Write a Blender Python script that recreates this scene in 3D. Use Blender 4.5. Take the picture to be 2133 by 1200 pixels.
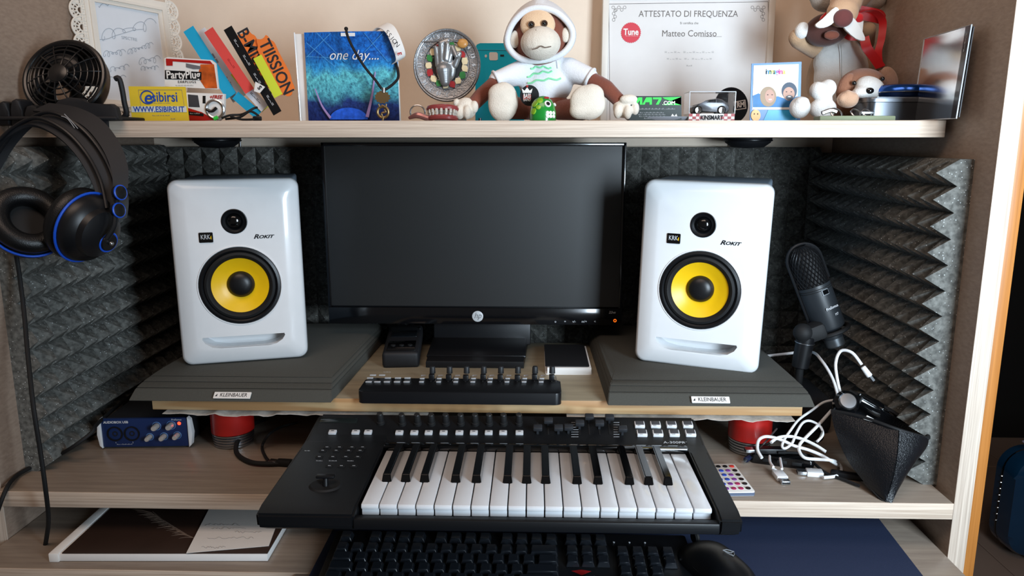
import bpy, bmesh, math, random
from math import sin, cos, tan, pi, radians
from mathutils import Vector, Matrix, Euler

for o in list(bpy.data.objects):
    bpy.data.objects.remove(o, do_unlink=True)
SC = bpy.context.scene
COL = SC.collection
random.seed(4)

# ---------------------------------------------------------------- camera, world, light, exposure
CAM_Z, PITCH, YAW, FPX = 0.458, radians(11.2), radians(1.6), 1560.0
cam_d = bpy.data.cameras.new('camera')
cam = bpy.data.objects.new('camera', cam_d)
COL.objects.link(cam)
cam.location = (0, 0, CAM_Z)
cam.rotation_euler = (radians(90) - PITCH, 0, YAW)
cam_d.sensor_width = 36.0
cam_d.lens = FPX / 2133 * 36.0
cam_d.clip_start = 0.02
SC.camera = cam

w = bpy.data.worlds.new('world')
SC.world = w
w.use_nodes = True
w.node_tree.nodes['Background'].inputs[0].default_value = (1.0, 0.86, 0.76, 1)
w.node_tree.nodes['Background'].inputs[1].default_value = 0.085

def area(name, loc, target, sx, sy, power, col, spread=180):
    l = bpy.data.lights.new(name, 'AREA')
    l.shape = 'RECTANGLE'; l.size = sx; l.size_y = sy; l.energy = power; l.color = col
    l.spread = radians(spread)
    o = bpy.data.objects.new(name, l); COL.objects.link(o)
    o.location = loc
    o.rotation_euler = (Vector(target) - Vector(loc)).to_track_quat('-Z', 'Y').to_euler()
    return o
# the daylight window of the room, behind the camera to the right
area('window_daylight', (0.80, -0.15, 0.46), (0.42, 1.05, 0.42), 0.36, 0.66, 13.2, (0.72, 0.87, 1.0), 112)
# the rest of the room: warm light bounced down from its ceiling and walls
area('room_light', (-0.35, -0.15, 2.0), (-0.15, 1.35, 0.65), 1.5, 0.9, 13, (1.0, 0.76, 0.62), 150)

SC.view_settings.view_transform = 'Standard'
SC.view_settings.look = 'None'
SC.view_settings.exposure = 0.0
SC.view_settings.gamma = 1.0
SC.view_settings.use_curve_mapping = False

# ---------------------------------------------------------------- measuring helpers (camera ray to a plane at a known depth/height)
_F = Vector((-sin(YAW) * cos(PITCH), cos(YAW) * cos(PITCH), -sin(PITCH)))
_R = Vector((cos(YAW), sin(YAW), 0))
_U = _R.cross(_F)
_C = Vector((0, 0, CAM_Z))
def ray(px, py):
    return _F + _R * ((px - 1066.5) / FPX) - _U * ((py - 600) / FPX)
def P(px, py, Y):
    d = ray(px, py); return _C + d * (Y / d.y)
def PZ(px, py, Z):
    d = ray(px, py); return _C + d * ((Z - CAM_Z) / d.z)
def PP(px, py, p0, n):
    d = ray(px, py); return _C + d * ((Vector(p0) - _C).dot(n) / d.dot(n))
def S(Y):                       # metres per photo pixel near eye level at depth Y
    return Y * 0.985 / FPX

# ---------------------------------------------------------------- materials
def lin(h):
    h = h.lstrip('#')
    c = [int(h[i:i + 2], 16) / 255 for i in (0, 2, 4)]
    return tuple(x / 12.92 if x <= 0.04045 else ((x + 0.055) / 1.055) ** 2.4 for x in c) + (1,)
MC = {}
def mat(name, col, rough=0.5, metal=0.0, spec=0.5, coat=0.0, bump=0.0, bscale=200, var=0.0, vscale=60, trans=0.0, ior=1.45, emit=0, alpha=1, sheen=0):
    if name in MC: return MC[name]
    m = bpy.data.materials.new(name); m.use_nodes = True
    nt = m.node_tree; b = nt.nodes['Principled BSDF']
    c = lin(col) if isinstance(col, str) else col
    b.inputs['Base Color'].default_value = c
    b.inputs['Roughness'].default_value = rough
    b.inputs['Metallic'].default_value = metal
    b.inputs['Specular IOR Level'].default_value = spec
    b.inputs['Coat Weight'].default_value = coat
    b.inputs['Coat Roughness'].default_value = 0.08
    b.inputs['Transmission Weight'].default_value = trans
    b.inputs['IOR'].default_value = ior
    b.inputs['Alpha'].default_value = alpha
    b.inputs['Sheen Weight'].default_value = sheen
    if emit:
        b.inputs['Emission Color'].default_value = c
        b.inputs['Emission Strength'].default_value = emit
    tc = nt.nodes.new('ShaderNodeTexCoord')
    n = nt.nodes.new('ShaderNodeTexNoise'); n.inputs['Scale'].default_value = vscale; n.inputs['Detail'].default_value = 4
    nt.links.new(tc.outputs['Object'], n.inputs['Vector'])
    v = max(var, 0.03)
    mx = nt.nodes.new('ShaderNodeMapRange'); mx.inputs[3].default_value = 1 - v; mx.inputs[4].default_value = 1 + v
    nt.links.new(n.outputs['Fac'], mx.inputs[0])
    sc = nt.nodes.new('ShaderNodeVectorMath'); sc.operation = 'SCALE'; sc.inputs[0].default_value = c[:3]
    nt.links.new(mx.outputs[0], sc.inputs['Scale'])
    nt.links.new(sc.outputs[0], b.inputs['Base Color'])
    if bump:
        n2 = nt.nodes.new('ShaderNodeTexNoise'); n2.inputs['Scale'].default_value = bscale; n2.inputs['Detail'].default_value = 3
        nt.links.new(tc.outputs['Object'], n2.inputs['Vector'])
        bp = nt.nodes.new('ShaderNodeBump'); bp.inputs['Strength'].default_value = bump; bp.inputs['Distance'].default_value = 0.001
        nt.links.new(n2.outputs['Fac'], bp.inputs['Height']); nt.links.new(bp.outputs[0], b.inputs['Normal'])
    MC[name] = m
    return m

def grain(name, ca, cb, scale, rough=0.45, bump=0.25, warp=0.0, spec=0.4, fine=1.0):
    """streaky wood: two stretched noises; scale is the per-axis stretch"""
    if name in MC: return MC[name]
    m = bpy.data.materials.new(name); m.use_nodes = True
    nt = m.node_tree; b = nt.nodes['Principled BSDF']; L = nt.links.new
    b.inputs['Roughness'].default_value = rough; b.inputs['Specular IOR Level'].default_value = spec
    tc = nt.nodes.new('ShaderNodeTexCoord'); mp = nt.nodes.new('ShaderNodeMapping'); mp.inputs['Scale'].default_value = scale
    L(tc.outputs['Object'], mp.inputs['Vector'])
    n1 = nt.nodes.new('ShaderNodeTexNoise'); n1.inputs['Scale'].default_value = 1; n1.inputs['Detail'].default_value = 6; n1.inputs['Roughness'].default_value = 0.65
    n1.inputs['Distortion'].default_value = warp
    L(mp.outputs[0], n1.inputs['Vector'])
    r = nt.nodes.new('ShaderNodeValToRGB'); r.color_ramp.elements[0].position = 0.34; r.color_ramp.elements[1].position = 0.66
    r.color_ramp.elements[0].color = lin(ca); r.color_ramp.elements[1].color = lin(cb)
    L(n1.outputs['Fac'], r.inputs[0]); L(r.outputs[0], b.inputs['Base Color'])
    bp = nt.nodes.new('ShaderNodeBump'); bp.inputs['Strength'].default_value = bump; bp.inputs['Distance'].default_value = 0.0006
    L(n1.outputs['Fac'], bp.inputs['Height']); L(bp.outputs[0], b.inputs['Normal'])
    MC[name] = m
    return m

def ringwood(name, ca, cb, cd):
    m = bpy.data.materials.new(name); m.use_nodes = True
    nt = m.node_tree; b = nt.nodes['Principled BSDF']; L = nt.links.new
    b.inputs['Roughness'].default_value = 0.5
    tc = nt.nodes.new('ShaderNodeTexCoord'); mp = nt.nodes.new('ShaderNodeMapping'); mp.inputs['Scale'].default_value = (1.2, 9, 26)
    L(tc.outputs['Object'], mp.inputs['Vector'])
    n1 = nt.nodes.new('ShaderNodeTexNoise'); n1.inputs['Scale'].default_value = 1.6; n1.inputs['Detail'].default_value = 2
    L(mp.outputs[0], n1.inputs['Vector'])
    ml = nt.nodes.new('ShaderNodeMath'); ml.operation = 'MULTIPLY'; ml.inputs[1].default_value = 34
    L(n1.outputs['Fac'], ml.inputs[0])
    sn = nt.nodes.new('ShaderNodeMath'); sn.operation = 'SINE'; L(ml.outputs[0], sn.inputs[0])
    mr = nt.nodes.new('ShaderNodeMapRange'); mr.inputs[1].default_value = -1; L(sn.outputs[0], mr.inputs[0])
    r = nt.nodes.new('ShaderNodeValToRGB'); r.color_ramp.elements[0].color = lin(ca); r.color_ramp.elements[1].color = lin(cb)
    r.color_ramp.elements[0].position = 0.2
    L(mr.outputs[0], r.inputs[0])
    # knots
    vo = nt.nodes.new('ShaderNodeTexVoronoi'); vo.inputs['Scale'].default_value = 1.0
    mp2 = nt.nodes.new('ShaderNodeMapping'); mp2.inputs['Scale'].default_value = (3.2, 7, 7); L(tc.outputs['Object'], mp2.inputs['Vector']); L(mp2.outputs[0], vo.inputs['Vector'])
    kr = nt.nodes.new('ShaderNodeValToRGB'); kr.color_ramp.elements[0].position = 0.05; kr.color_ramp.elements[0].color = (1, 1, 1, 1)
    kr.color_ramp.elements[1].position = 0.13; kr.color_ramp.elements[1].color = (0, 0, 0, 1)
    L(vo.outputs['Distance'], kr.inputs[0])
    mx = nt.nodes.new('ShaderNodeMixRGB'); L(kr.outputs[0], mx.inputs[0]); L(r.outputs[0], mx.inputs[1]); mx.inputs[2].default_value = lin(cd)
    L(mx.outputs[0], b.inputs['Base Color'])
    MC[name] = m
    return m

def foam_mat(name, col, speck):
    m = bpy.data.materials.new(name); m.use_nodes = True
    nt = m.node_tree; b = nt.nodes['Principled BSDF']; L = nt.links.new
    b.inputs['Roughness'].default_value = 0.85; b.inputs['Specular IOR Level'].default_value = 0.3
    tc = nt.nodes.new('ShaderNodeTexCoord')
    vo = nt.nodes.new('ShaderNodeTexVoronoi'); vo.inputs['Scale'].default_value = 620; L(tc.outputs['Object'], vo.inputs['Vector'])
    n = nt.nodes.new('ShaderNodeTexNoise'); n.inputs['Scale'].default_value = 160; n.inputs['Detail'].default_value = 5; L(tc.outputs['Object'], n.inputs['Vector'])
    # a few cells turn pale: sparkle put into the colour
    sx = nt.nodes.new('ShaderNodeSeparateColor'); L(vo.outputs['Color'], sx.inputs[0])
    gt = nt.nodes.new('ShaderNodeMath'); gt.operation = 'GREATER_THAN'; gt.inputs[1].default_value = 0.96; L(sx.outputs[0], gt.inputs[0])
    lt = nt.nodes.new('ShaderNodeMath'); lt.operation = 'LESS_THAN'; lt.inputs[1].default_value = 0.42; L(vo.outputs['Distance'], lt.inputs[0])
    mu = nt.nodes.new('ShaderNodeMath'); mu.operation = 'MULTIPLY'; L(gt.outputs[0], mu.inputs[0]); L(lt.outputs[0], mu.inputs[1])
    r = nt.nodes.new('ShaderNodeValToRGB'); c = lin(col)
    r.color_ramp.elements[0].position = 0.35; r.color_ramp.elements[0].color = tuple(x * 0.6 for x in c[:3]) + (1,)
    r.color_ramp.elements[1].position = 0.7; r.color_ramp.elements[1].color = tuple(x * 1.5 for x in c[:3]) + (1,)
    L(n.outputs['Fac'], r.inputs[0])
    mx = nt.nodes.new('ShaderNodeMixRGB'); L(mu.outputs[0], mx.inputs[0]); L(r.outputs[0], mx.inputs[1]); mx.inputs[2].default_value = lin(speck)
    L(mx.outputs[0], b.inputs['Base Color'])
    bp = nt.nodes.new('ShaderNodeBump'); bp.inputs['Strength'].default_value = 0.6; bp.inputs['Distance'].default_value = 0.0012
    L(n.outputs['Fac'], bp.inputs['Height']); L(bp.outputs[0], b.inputs['Normal'])
    MC[name] = m
    return m

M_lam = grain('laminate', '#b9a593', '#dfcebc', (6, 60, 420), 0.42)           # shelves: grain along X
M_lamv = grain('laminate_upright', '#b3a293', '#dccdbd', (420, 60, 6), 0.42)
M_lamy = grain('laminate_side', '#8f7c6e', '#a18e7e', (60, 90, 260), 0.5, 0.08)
M_lamt = grain('laminate_top', '#82756a', '#96897b', (9, 160, 60), 0.33, 0.05)  # darker than the edges: shade on the shelf tops is put into the colour
M_orange = grain('honey_wood', '#a0642c', '#bd7c3c', (160, 60, 3), 0.4)
M_pine = ringwood('pine', '#b98f62', '#cfae82', '#8a5228')
M_wallm = mat('cream_wall', '#ead9c6', 0.9, bump=0.1, bscale=300)
M_foam = foam_mat('foam', '#63635f', '#b8bcbc')
M_pad = mat('pad_foam', '#4b4b46', 0.95, bump=0.5, bscale=900, var=0.12, vscale=500)
M_blk = mat('black_plastic', '#101114', 0.38)
M_blkm = mat('black_matte', '#15161a', 0.6, bump=0.15, bscale=1500)
M_blkg = mat('black_gloss', '#07080a', 0.12, coat=0.6)
M_rub = mat('black_rubber', '#0d0e10', 0.7)
M_wht = mat('white_plastic', '#e6e8ea', 0.28, coat=0.4)
M_whtm = mat('white_matte', '#e8e6e2', 0.7)
M_key = mat('ivory_key', '#dfe2e6', 0.22, coat=0.5)
M_steel = mat('steel', '#b9bcc0', 0.28, metal=1.0)
M_chrome = mat('chrome', '#e0e2e4', 0.1, metal=1.0)
M_yel = mat('yellow_cone', '#f0c010', 0.35, var=0.05, vscale=120)
M_red = mat('red_enamel', '#b01d18', 0.35, coat=0.3)
M_ink = mat('ink', '#22252c', 0.7)
M_pale = mat('pale_print', '#c9ccd0', 0.6)
M_blue = mat('blue_trim', '#1450c8', 0.4)
M_clear = mat('clear_plastic', '#ffffff', 0.04, trans=1.0, ior=1.25)
M_paper = mat('paper', '#e9e8e6', 0.8)
M_leadred = mat('led_red', '#ff3018', 0.4, emit=6)

# ---------------------------------------------------------------- geometry
POS = {}
class G:
    def __init__(s, M=None):
        s.bm = bmesh.new(); s.M = M or Matrix.Identity(4)
    def _fin(s, verts, mi=0, faces=None):
        for v in verts: v.co = s.M @ v.co
        fs = faces if faces is not None else {f for v in verts for f in v.link_faces}
        for f in fs: f.material_index = mi
        return s
    def box(s, c, d, rot=None, bev=0, seg=2, mi=0):
        r = bmesh.ops.create_cube(s.bm, size=1.0)
        vs = r['verts']
        for v in vs: v.co = Vector((v.co.x * d[0], v.co.y * d[1], v.co.z * d[2]))
        if bev:
            es = list({e for v in vs for e in v.link_edges})
            rb = bmesh.ops.bevel(s.bm, geom=es, offset=min(bev, min(d) * 0.49), segments=seg, profile=0.5, affect='EDGES')
            vs = list({v for f in rb['faces'] for v in f.verts})
        T = Matrix.Translation(Vector(c))
        if rot: T = T @ Euler(rot).to_matrix().to_4x4()
        for v in vs: v.co = T @ v.co
        return s._fin(vs, mi)
    def lathe(s, prof, o, axis=(0, 0, 1), n=32, mi=0, sx=1, sy=1, ref=None):
        """prof: (radius, height) pairs"""
        q = Vector(axis).normalized().to_track_quat('Z', 'Y').to_matrix().to_4x4()
        T = Matrix.Translation(Vector(o)) @ q
        rings = []; new = []
        for r, h in prof:
            if r < 1e-6:
                v = s.bm.verts.new(T @ Vector((0, 0, h))); rings.append([v]); new.append(v)
            else:
                ring = [s.bm.verts.new(T @ Vector((r * sx * cos(2 * pi * i / n), r * sy * sin(2 * pi * i / n), h))) for i in range(n)]
                rings.append(ring); new += ring
        fs = []
        for a, b in zip(rings, rings[1:]):
            for i in range(n):
                j = (i + 1) % n
                if len(a) == 1 and len(b) == 1: continue
                if len(a) == 1: f = (a[0], b[j], b[i])
                elif len(b) == 1: f = (a[i], a[j], b[0])
                else: f = (a[i], a[j], b[j], b[i])
                fs.append(s.bm.faces.new(f))
        return s._fin(new, mi, fs)
    def cyl(s, p0, p1, r0, r1=None, n=20, mi=0, bev=0):
        p0, p1 = Vector(p0), Vector(p1); h = (p1 - p0).length; r1 = r0 if r1 is None else r1
        if bev: pr = [(0, 0), (r0 - bev, 0), (r0, bev), (r1, h - bev), (r1 - bev, h), (0, h)]
        else: pr = [(0, 0), (r0, 0), (r1, h), (0, h)]
        return s.lathe(pr, p0, p1 - p0, n, mi)
    def ball(s, c, r, rot=None, mi=0, seg=20):
        r = (r, r, r) if not hasattr(r, '__len__') else r
        q = bmesh.ops.create_uvsphere(s.bm, u_segments=seg, v_segments=max(6, seg * 2 // 3), radius=1.0)
        T = Matrix.Translation(Vector(c)) @ (Euler(rot).to_matrix().to_4x4() if rot else Matrix.Identity(4)) @ Matrix.Diagonal((r[0], r[1], r[2], 1))
        for v in q['verts']: v.co = T @ v.co
        return s._fin(q['verts'], mi)
    def torus(s, c, axis, R, r, n=36, k=10, mi=0, sx=1, sy=1):
        q = Vector(axis).normalized().to_track_quat('Z', 'Y').to_matrix().to_4x4()
        T = Matrix.Translation(Vector(c)) @ q
        pts = [T @ Vector((R * sx * cos(2 * pi * i / n), R * sy * sin(2 * pi * i / n), 0)) for i in range(n)]
        return s.tube(pts, r, k, True, mi, 0)
    def tube(s, pts, r, n=8, closed=False, mi=0, sub=5, flat=1.0, up=None):
        pts = [Vector(p) for p in pts]
        rad = r if hasattr(r, '__len__') else [r] * len(pts)
        if sub and len(pts) > 2:
            pts, rad = spline(pts, rad, sub, closed)
        m = len(pts); rings = []; new = []
        t0 = (pts[1] - pts[0]).normalized()
        ref = Vector(up) if up else (Vector((0, 0, 1)) if abs(t0.z) < 0.9 else Vector((0, 1, 0)))
        nrm = (ref - t0 * ref.dot(t0)).normalized()
        for i in range(m):
            a = pts[(i - 1) % m] if (closed or i > 0) else pts[i]
            b = pts[(i + 1) % m] if (closed or i < m - 1) else pts[i]
            t = (b - a).normalized()
            if up: nrm = Vector(up)
            nrm = (nrm - t * nrm.dot(t)).normalized(); bi = t.cross(nrm)
            ring = [s.bm.verts.new(pts[i] + (nrm * cos(2 * pi * k / n) * flat + bi * sin(2 * pi * k / n)) * rad[i]) for k in range(n)]
            rings.append(ring); new += ring
        fs = []
        for i in range(m if closed else m - 1):
            a, b = rings[i], rings[(i + 1) % m]
            for k in range(n):
                fs.append(s.bm.faces.new((a[k], a[(k + 1) % n], b[(k + 1) % n], b[k])))
        if not closed:
            fs.append(s.bm.faces.new(rings[0])); fs.append(s.bm.faces.new(rings[-1][::-1]))
        return s._fin(new, mi, fs)
    def prism(s, pts, F, depth, mi=0, bev=0):
        """polygon (x,y) in frame F, front face at local z=0, thickness goes to -z"""
        a = [s.bm.verts.new(F @ Vector((x, y, 0))) for x, y in pts]
        b = [s.bm.verts.new(F @ Vector((x, y, -depth))) for x, y in pts]
        n = len(pts); fs = [s.bm.faces.new(a), s.bm.faces.new(b[::-1])]
        for i in range(n):
            j = (i + 1) % n; fs.append(s.bm.faces.new((a[j], a[i], b[i], b[j])))
        if bev:
            rb = bmesh.ops.bevel(s.bm, geom=list(fs[0].edges), offset=bev, segments=2, profile=0.5, affect='EDGES')
            vs = list({v for f in rb['faces'] for v in f.verts} | {v for v in a + b if v.is_valid})
            return s._fin(vs, mi, {f for v in vs for f in v.link_faces})
        return s._fin(a + b, mi, fs)
    def quad(s, pts, mi=0):
        v = [s.bm.verts.new(s.M @ Vector(p)) for p in pts]
        f = s.bm.faces.new(v); f.material_index = mi
        return s
    def sheet(s, grid, th=0.0, mi=0):
        """grid of points [row][col] -> surface, with thickness th (solid)"""
        R, Cc = len(grid), len(grid[0])
        vs = [[s.bm.verts.new(s.M @ Vector(p)) for p in row] for row in grid]
        fs = []
        for i in range(R - 1):
            for j in range(Cc - 1):
                fs.append(s.bm.faces.new((vs[i][j], vs[i][j + 1], vs[i + 1][j + 1], vs[i + 1][j])))
        for f in fs: f.material_index = mi
        if th:
            s.bm.normal_update()
            bmesh.ops.solidify(s.bm, geom=fs, thickness=th)
        return s
    def build(s, name, m, parent=None, origin=None, smooth=35):
        bmesh.ops.recalc_face_normals(s.bm, faces=s.bm.faces)
        me = bpy.data.meshes.new(name)
        s.bm.to_mesh(me); s.bm.free()
        return link(name, me, m, parent, origin, smooth)
def link(name, me, m, parent=None, origin=None, smooth=35):
    for x in (m if isinstance(m, (list, tuple)) else [m]): me.materials.append(x)
    if smooth:
        me.shade_smooth()
        me.set_sharp_from_angle(angle=radians(smooth))
    o = bpy.data.objects.new(name, me); COL.objects.link(o)
    if origin is None:
        if parent: origin = POS[parent.name]
        else:
            xs = [v.co for v in me.vertices]
            origin = Vector(((min(v.x for v in xs) + max(v.x for v in xs)) / 2, (min(v.y for v in xs) + max(v.y for v in xs)) / 2, min(v.z for v in xs)))
    origin = Vector(origin)
    me.transform(Matrix.Translation(-origin))
    POS[o.name] = origin
    if parent:
        o.parent = parent; o.location = origin - POS[parent.name]
    else: o.location = origin
    return o
def spline(pts, rad, sub, closed):
    m = len(pts); out = []; ro = []
    segs = m if closed else m - 1
    for i in range(segs):
        g = lambda k: pts[k % m] if closed else pts[max(0, min(m - 1, k))]
        p0, p1, p2, p3 = g(i - 1), g(i), g(i + 1), g(i + 2)
        r1, r2 = rad[i % m], rad[(i + 1) % m]
        for j in range(sub):
            t = j / sub
            out.append(0.5 * ((2 * p1) + (p2 - p0) * t + (2 * p0 - 5 * p1 + 4 * p2 - p3) * t * t + (3 * p1 - p0 - 3 * p2 + p3) * t ** 3))
            ro.append(r1 + (r2 - r1) * t)
    if not closed: out.append(pts[-1]); ro.append(rad[-1])
    return out, ro
def thing(name, label, cat, loc, group=None):
    o = bpy.data.objects.new(name, None); COL.objects.link(o); o.empty_display_size = 0.02
    o.location = loc; POS[o.name] = Vector(loc)
    return tag(o, label, cat, group)
def tag(o, label, cat, group=None):
    o['label'] = label; o['category'] = cat
    if group: o['group'] = group
    return o
def struct(o): o['kind'] = 'structure'; return o
def lab(o, t): o['label'] = t; return o
def FR(o, x=(1, 0, 0), up=(0, 0, 1)):
    x = Vector(x).normalized(); up = Vector(up); up = (up - x * up.dot(x)).normalized(); z = x.cross(up)
    return Matrix(((x.x, up.x, z.x, o[0]), (x.y, up.y, z.y, o[1]), (x.z, up.z, z.z, o[2]), (0, 0, 0, 1)))
def text(s, F, size, m, parent, name='lettering', align='CENTER', ext=0.0001, shear=0, bold=0, sx=1.0, sp=1.0):
    cu = bpy.data.curves.new(name, 'FONT'); cu.body = s; cu.size = size; cu.align_x = align; cu.align_y = 'CENTER'
    cu.extrude = ext; cu.shear = shear; cu.offset = bold; cu.space_character = sp; cu.materials.append(m); cu.resolution_u = 3
    o = bpy.data.objects.new(name, cu); COL.objects.link(o)
    o.parent = parent
    o.matrix_basis = Matrix.Translation(-POS[parent.name]) @ F @ Matrix.Diagonal((sx, 1, 1, 1))
    POS[o.name] = F.to_translation()
    return o
def dup(o, world, parent=None, mesh=None):
    c = o.copy(); COL.objects.link(c); POS[c.name] = Vector(world)
    if parent: c.parent = parent
    c.location = Vector(world) - (POS[c.parent.name] if c.parent else Vector())
    return c
def blend(name, items, m, parent, vox=0.0025, sm=5, origin=None):
    """soft continuous body: ellipsoids (c, r[, rot]) and tapered limbs ('c', p0, p1, r0, r1) fused by a voxel remesh"""
    g = G()
    for it in items:
        if it[0] == 'c':
            _, a, b, r0, r1 = it; a, b = Vector(a), Vector(b); k = max(3, int((b - a).length / (min(r0, r1) * 0.35)))
            for i in range(k + 1):
                t = i / k; g.ball(a.lerp(b, t), r0 + (r1 - r0) * t, seg=14)
        else: g.ball(it[0], it[1], it[2] if len(it) > 2 else None, seg=18)
    me = bpy.data.meshes.new('tmp'); g.bm.to_mesh(me); g.bm.free()
    o = bpy.data.objects.new('tmp', me); COL.objects.link(o)
    md = o.modifiers.new('r', 'REMESH'); md.mode = 'VOXEL'; md.voxel_size = vox
    ms = o.modifiers.new('s', 'SMOOTH'); ms.iterations = sm; ms.factor = 0.6
    dg = bpy.context.evaluated_depsgraph_get()
    me2 = bpy.data.meshes.new_from_object(o.evaluated_get(dg)); me2.name = name
    bpy.data.objects.remove(o, do_unlink=True); bpy.data.meshes.remove(me)
    me2.materials.clear()
    return link(name, me2, m, parent, origin, 80)
def circ(cx, cy, r, n=32, a0=0, a1=2 * pi, ry=None):
    ry = ry or r
    full = abs(a1 - a0 - 2 * pi) < 1e-6
    return [(cx + r * cos(a0 + (a1 - a0) * i / (n if full else n - 1)), cy + ry * sin(a0 + (a1 - a0) * i / (n if full else n - 1))) for i in range(n)]
def rrect(x0, y0, x1, y1, r, n=5):
    out = []
    for cx, cy, a in ((x1 - r, y1 - r, 0), (x0 + r, y1 - r, pi / 2), (x0 + r, y0 + r, pi), (x1 - r, y0 + r, 1.5 * pi)):
        out += [(cx + r * cos(a + pi / 2 * i / n), cy + r * sin(a + pi / 2 * i / n)) for i in range(n + 1)]
    return out
# ================================================================ SETTING
XL, XR, YB, YF = -0.712, 0.548, 1.425, 0.905      # inner faces of the unit, room wall, front edge of the desk shelf
SHZ = 0.483                                        # top of the upper shelf
ZF = -0.75                                         # room floor
struct(G().box(((-0.9 + 0.60) / 2, YB + 0.03, 0.30), (1.5, 0.06, 2.1)).build('wall_back', M_wallm, smooth=0))
M_dark = mat('gloom_wall', '#15120f', 0.8)  # near-black for the unlit passage: its gloom is put into the colour
struct(G().box((1.45, 3.0, 0.4), (1.9, 0.06, 2.3)).build('wall_far', M_dark, smooth=0))
struct(G().box((2.3, 2.2, 0.4), (0.06, 1.7, 2.3)).build('wall_right', M_dark, smooth=0))
struct(G().box((0.57, 2.25, 0.4), (0.05, 1.45, 2.3)).build('wall_passage', M_dark, smooth=0))
struct(G().box((XR + 0.034, 1.19, 0.30), (0.019, 0.53, 2.1), bev=0.001).build('trim_1', M_orange))
# tiled floor: slab, and the tiles in view as pieces
M_grout = mat('grout', '#1d1916', 0.9)
M_tile = mat('brown_tile', '#a38c7e', 0.35, var=0.1, vscale=9)
fl = struct(G().box((0.6, 1.2, ZF - 0.035), (3.8, 4.2, 0.05)).build('floor', M_grout, smooth=0))
T0 = G().box((0, 0, ZF - 0.005), (0.427, 0.427, 0.012), bev=0.002, seg=1).build('floor_tile', M_tile, fl, origin=(0, 0, ZF - 0.005))
first = True
for i in range(5):
    for j in range(5):
        loc = (0.72 + 0.43 * i, 1.18 + 0.43 * j, ZF - 0.005)
        if first: T0.location = Vector(loc) - POS['floor']; POS['floor_tile'] = Vector(loc); first = False
        else: dup(T0, loc)

# ---------------------------------------------------------------- wall unit
U = thing('shelf_unit', 'pale larch laminate shelf unit with two long shelves framing the whole studio setup', 'shelf unit', ((XL + XR) / 2, 1.15, -0.75))
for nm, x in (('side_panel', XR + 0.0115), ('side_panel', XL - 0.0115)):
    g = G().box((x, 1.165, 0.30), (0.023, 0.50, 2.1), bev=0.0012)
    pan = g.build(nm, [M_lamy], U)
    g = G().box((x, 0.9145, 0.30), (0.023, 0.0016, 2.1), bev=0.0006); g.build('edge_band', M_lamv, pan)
def shelf(name, x0, x1, y0, y1, z0, z1, top):
    b = G().box(((x0 + x1) / 2, (y0 + y1) / 2, (z0 + z1) / 2), (x1 - x0, y1 - y0, z1 - z0), bev=0.0015).build(name, top, U)
    G().box(((x0 + x1) / 2, y0 - 0.0005, (z0 + z1) / 2), (x1 - x0, 0.0018, z1 - z0), bev=0.0007).build('edge_band', M_lam, b)
    return b
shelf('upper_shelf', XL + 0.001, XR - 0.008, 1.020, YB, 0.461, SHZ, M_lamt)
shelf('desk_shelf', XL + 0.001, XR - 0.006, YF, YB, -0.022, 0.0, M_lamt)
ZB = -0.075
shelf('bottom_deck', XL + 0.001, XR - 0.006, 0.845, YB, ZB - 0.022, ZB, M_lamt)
G().box((0.105, 0.730, ZB - 0.009), (0.80, 0.226, 0.018), bev=0.001).build('pull_out_tray', M_lamt, U)
# recessed round fittings under the upper shelf
for k, (px, t) in enumerate(((452, 'black round dish-shaped lamp under the upper shelf above the left speaker'), (1558, 'black round dish-shaped lamp under the upper shelf above the right speaker'))):
    c = P(px, 290, 1.34)
    pk = thing('puck_lamp', t, 'lamp', (c.x, 1.34, 0.461), 'round lamps under the upper shelf')
    G().lathe([(0, 0), (0.041, 0), (0.038, -0.008), (0.027, -0.016), (0, -0.018)], (c.x, 1.34, 0.461), n=32).build('lamp_body', M_blkm, pk)
    G().torus((c.x, 1.34, 0.457), (0, 0, 1), 0.040, 0.0016).build('rim', M_blk, pk)
# thin cable on the wall by the left lamp
tag(G().tube([(P(500, 295, 1.42).x, 1.421, 0.46), (P(500, 295, 1.42).x, 1.421, 0.40)], 0.0016, sub=0).build('wall_cable', M_steel), 'thin grey cable running down the cream wall behind the left speaker', 'cable')
tag(G().tube([(P(1520, 295, 1.42).x, 1.421, 0.46), (P(1520, 295, 1.42).x, 1.421, 0.40)], 0.0016, sub=0).build('wall_cable', M_steel), 'thin grey cable running down the cream wall behind the right speaker', 'cable')

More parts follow.
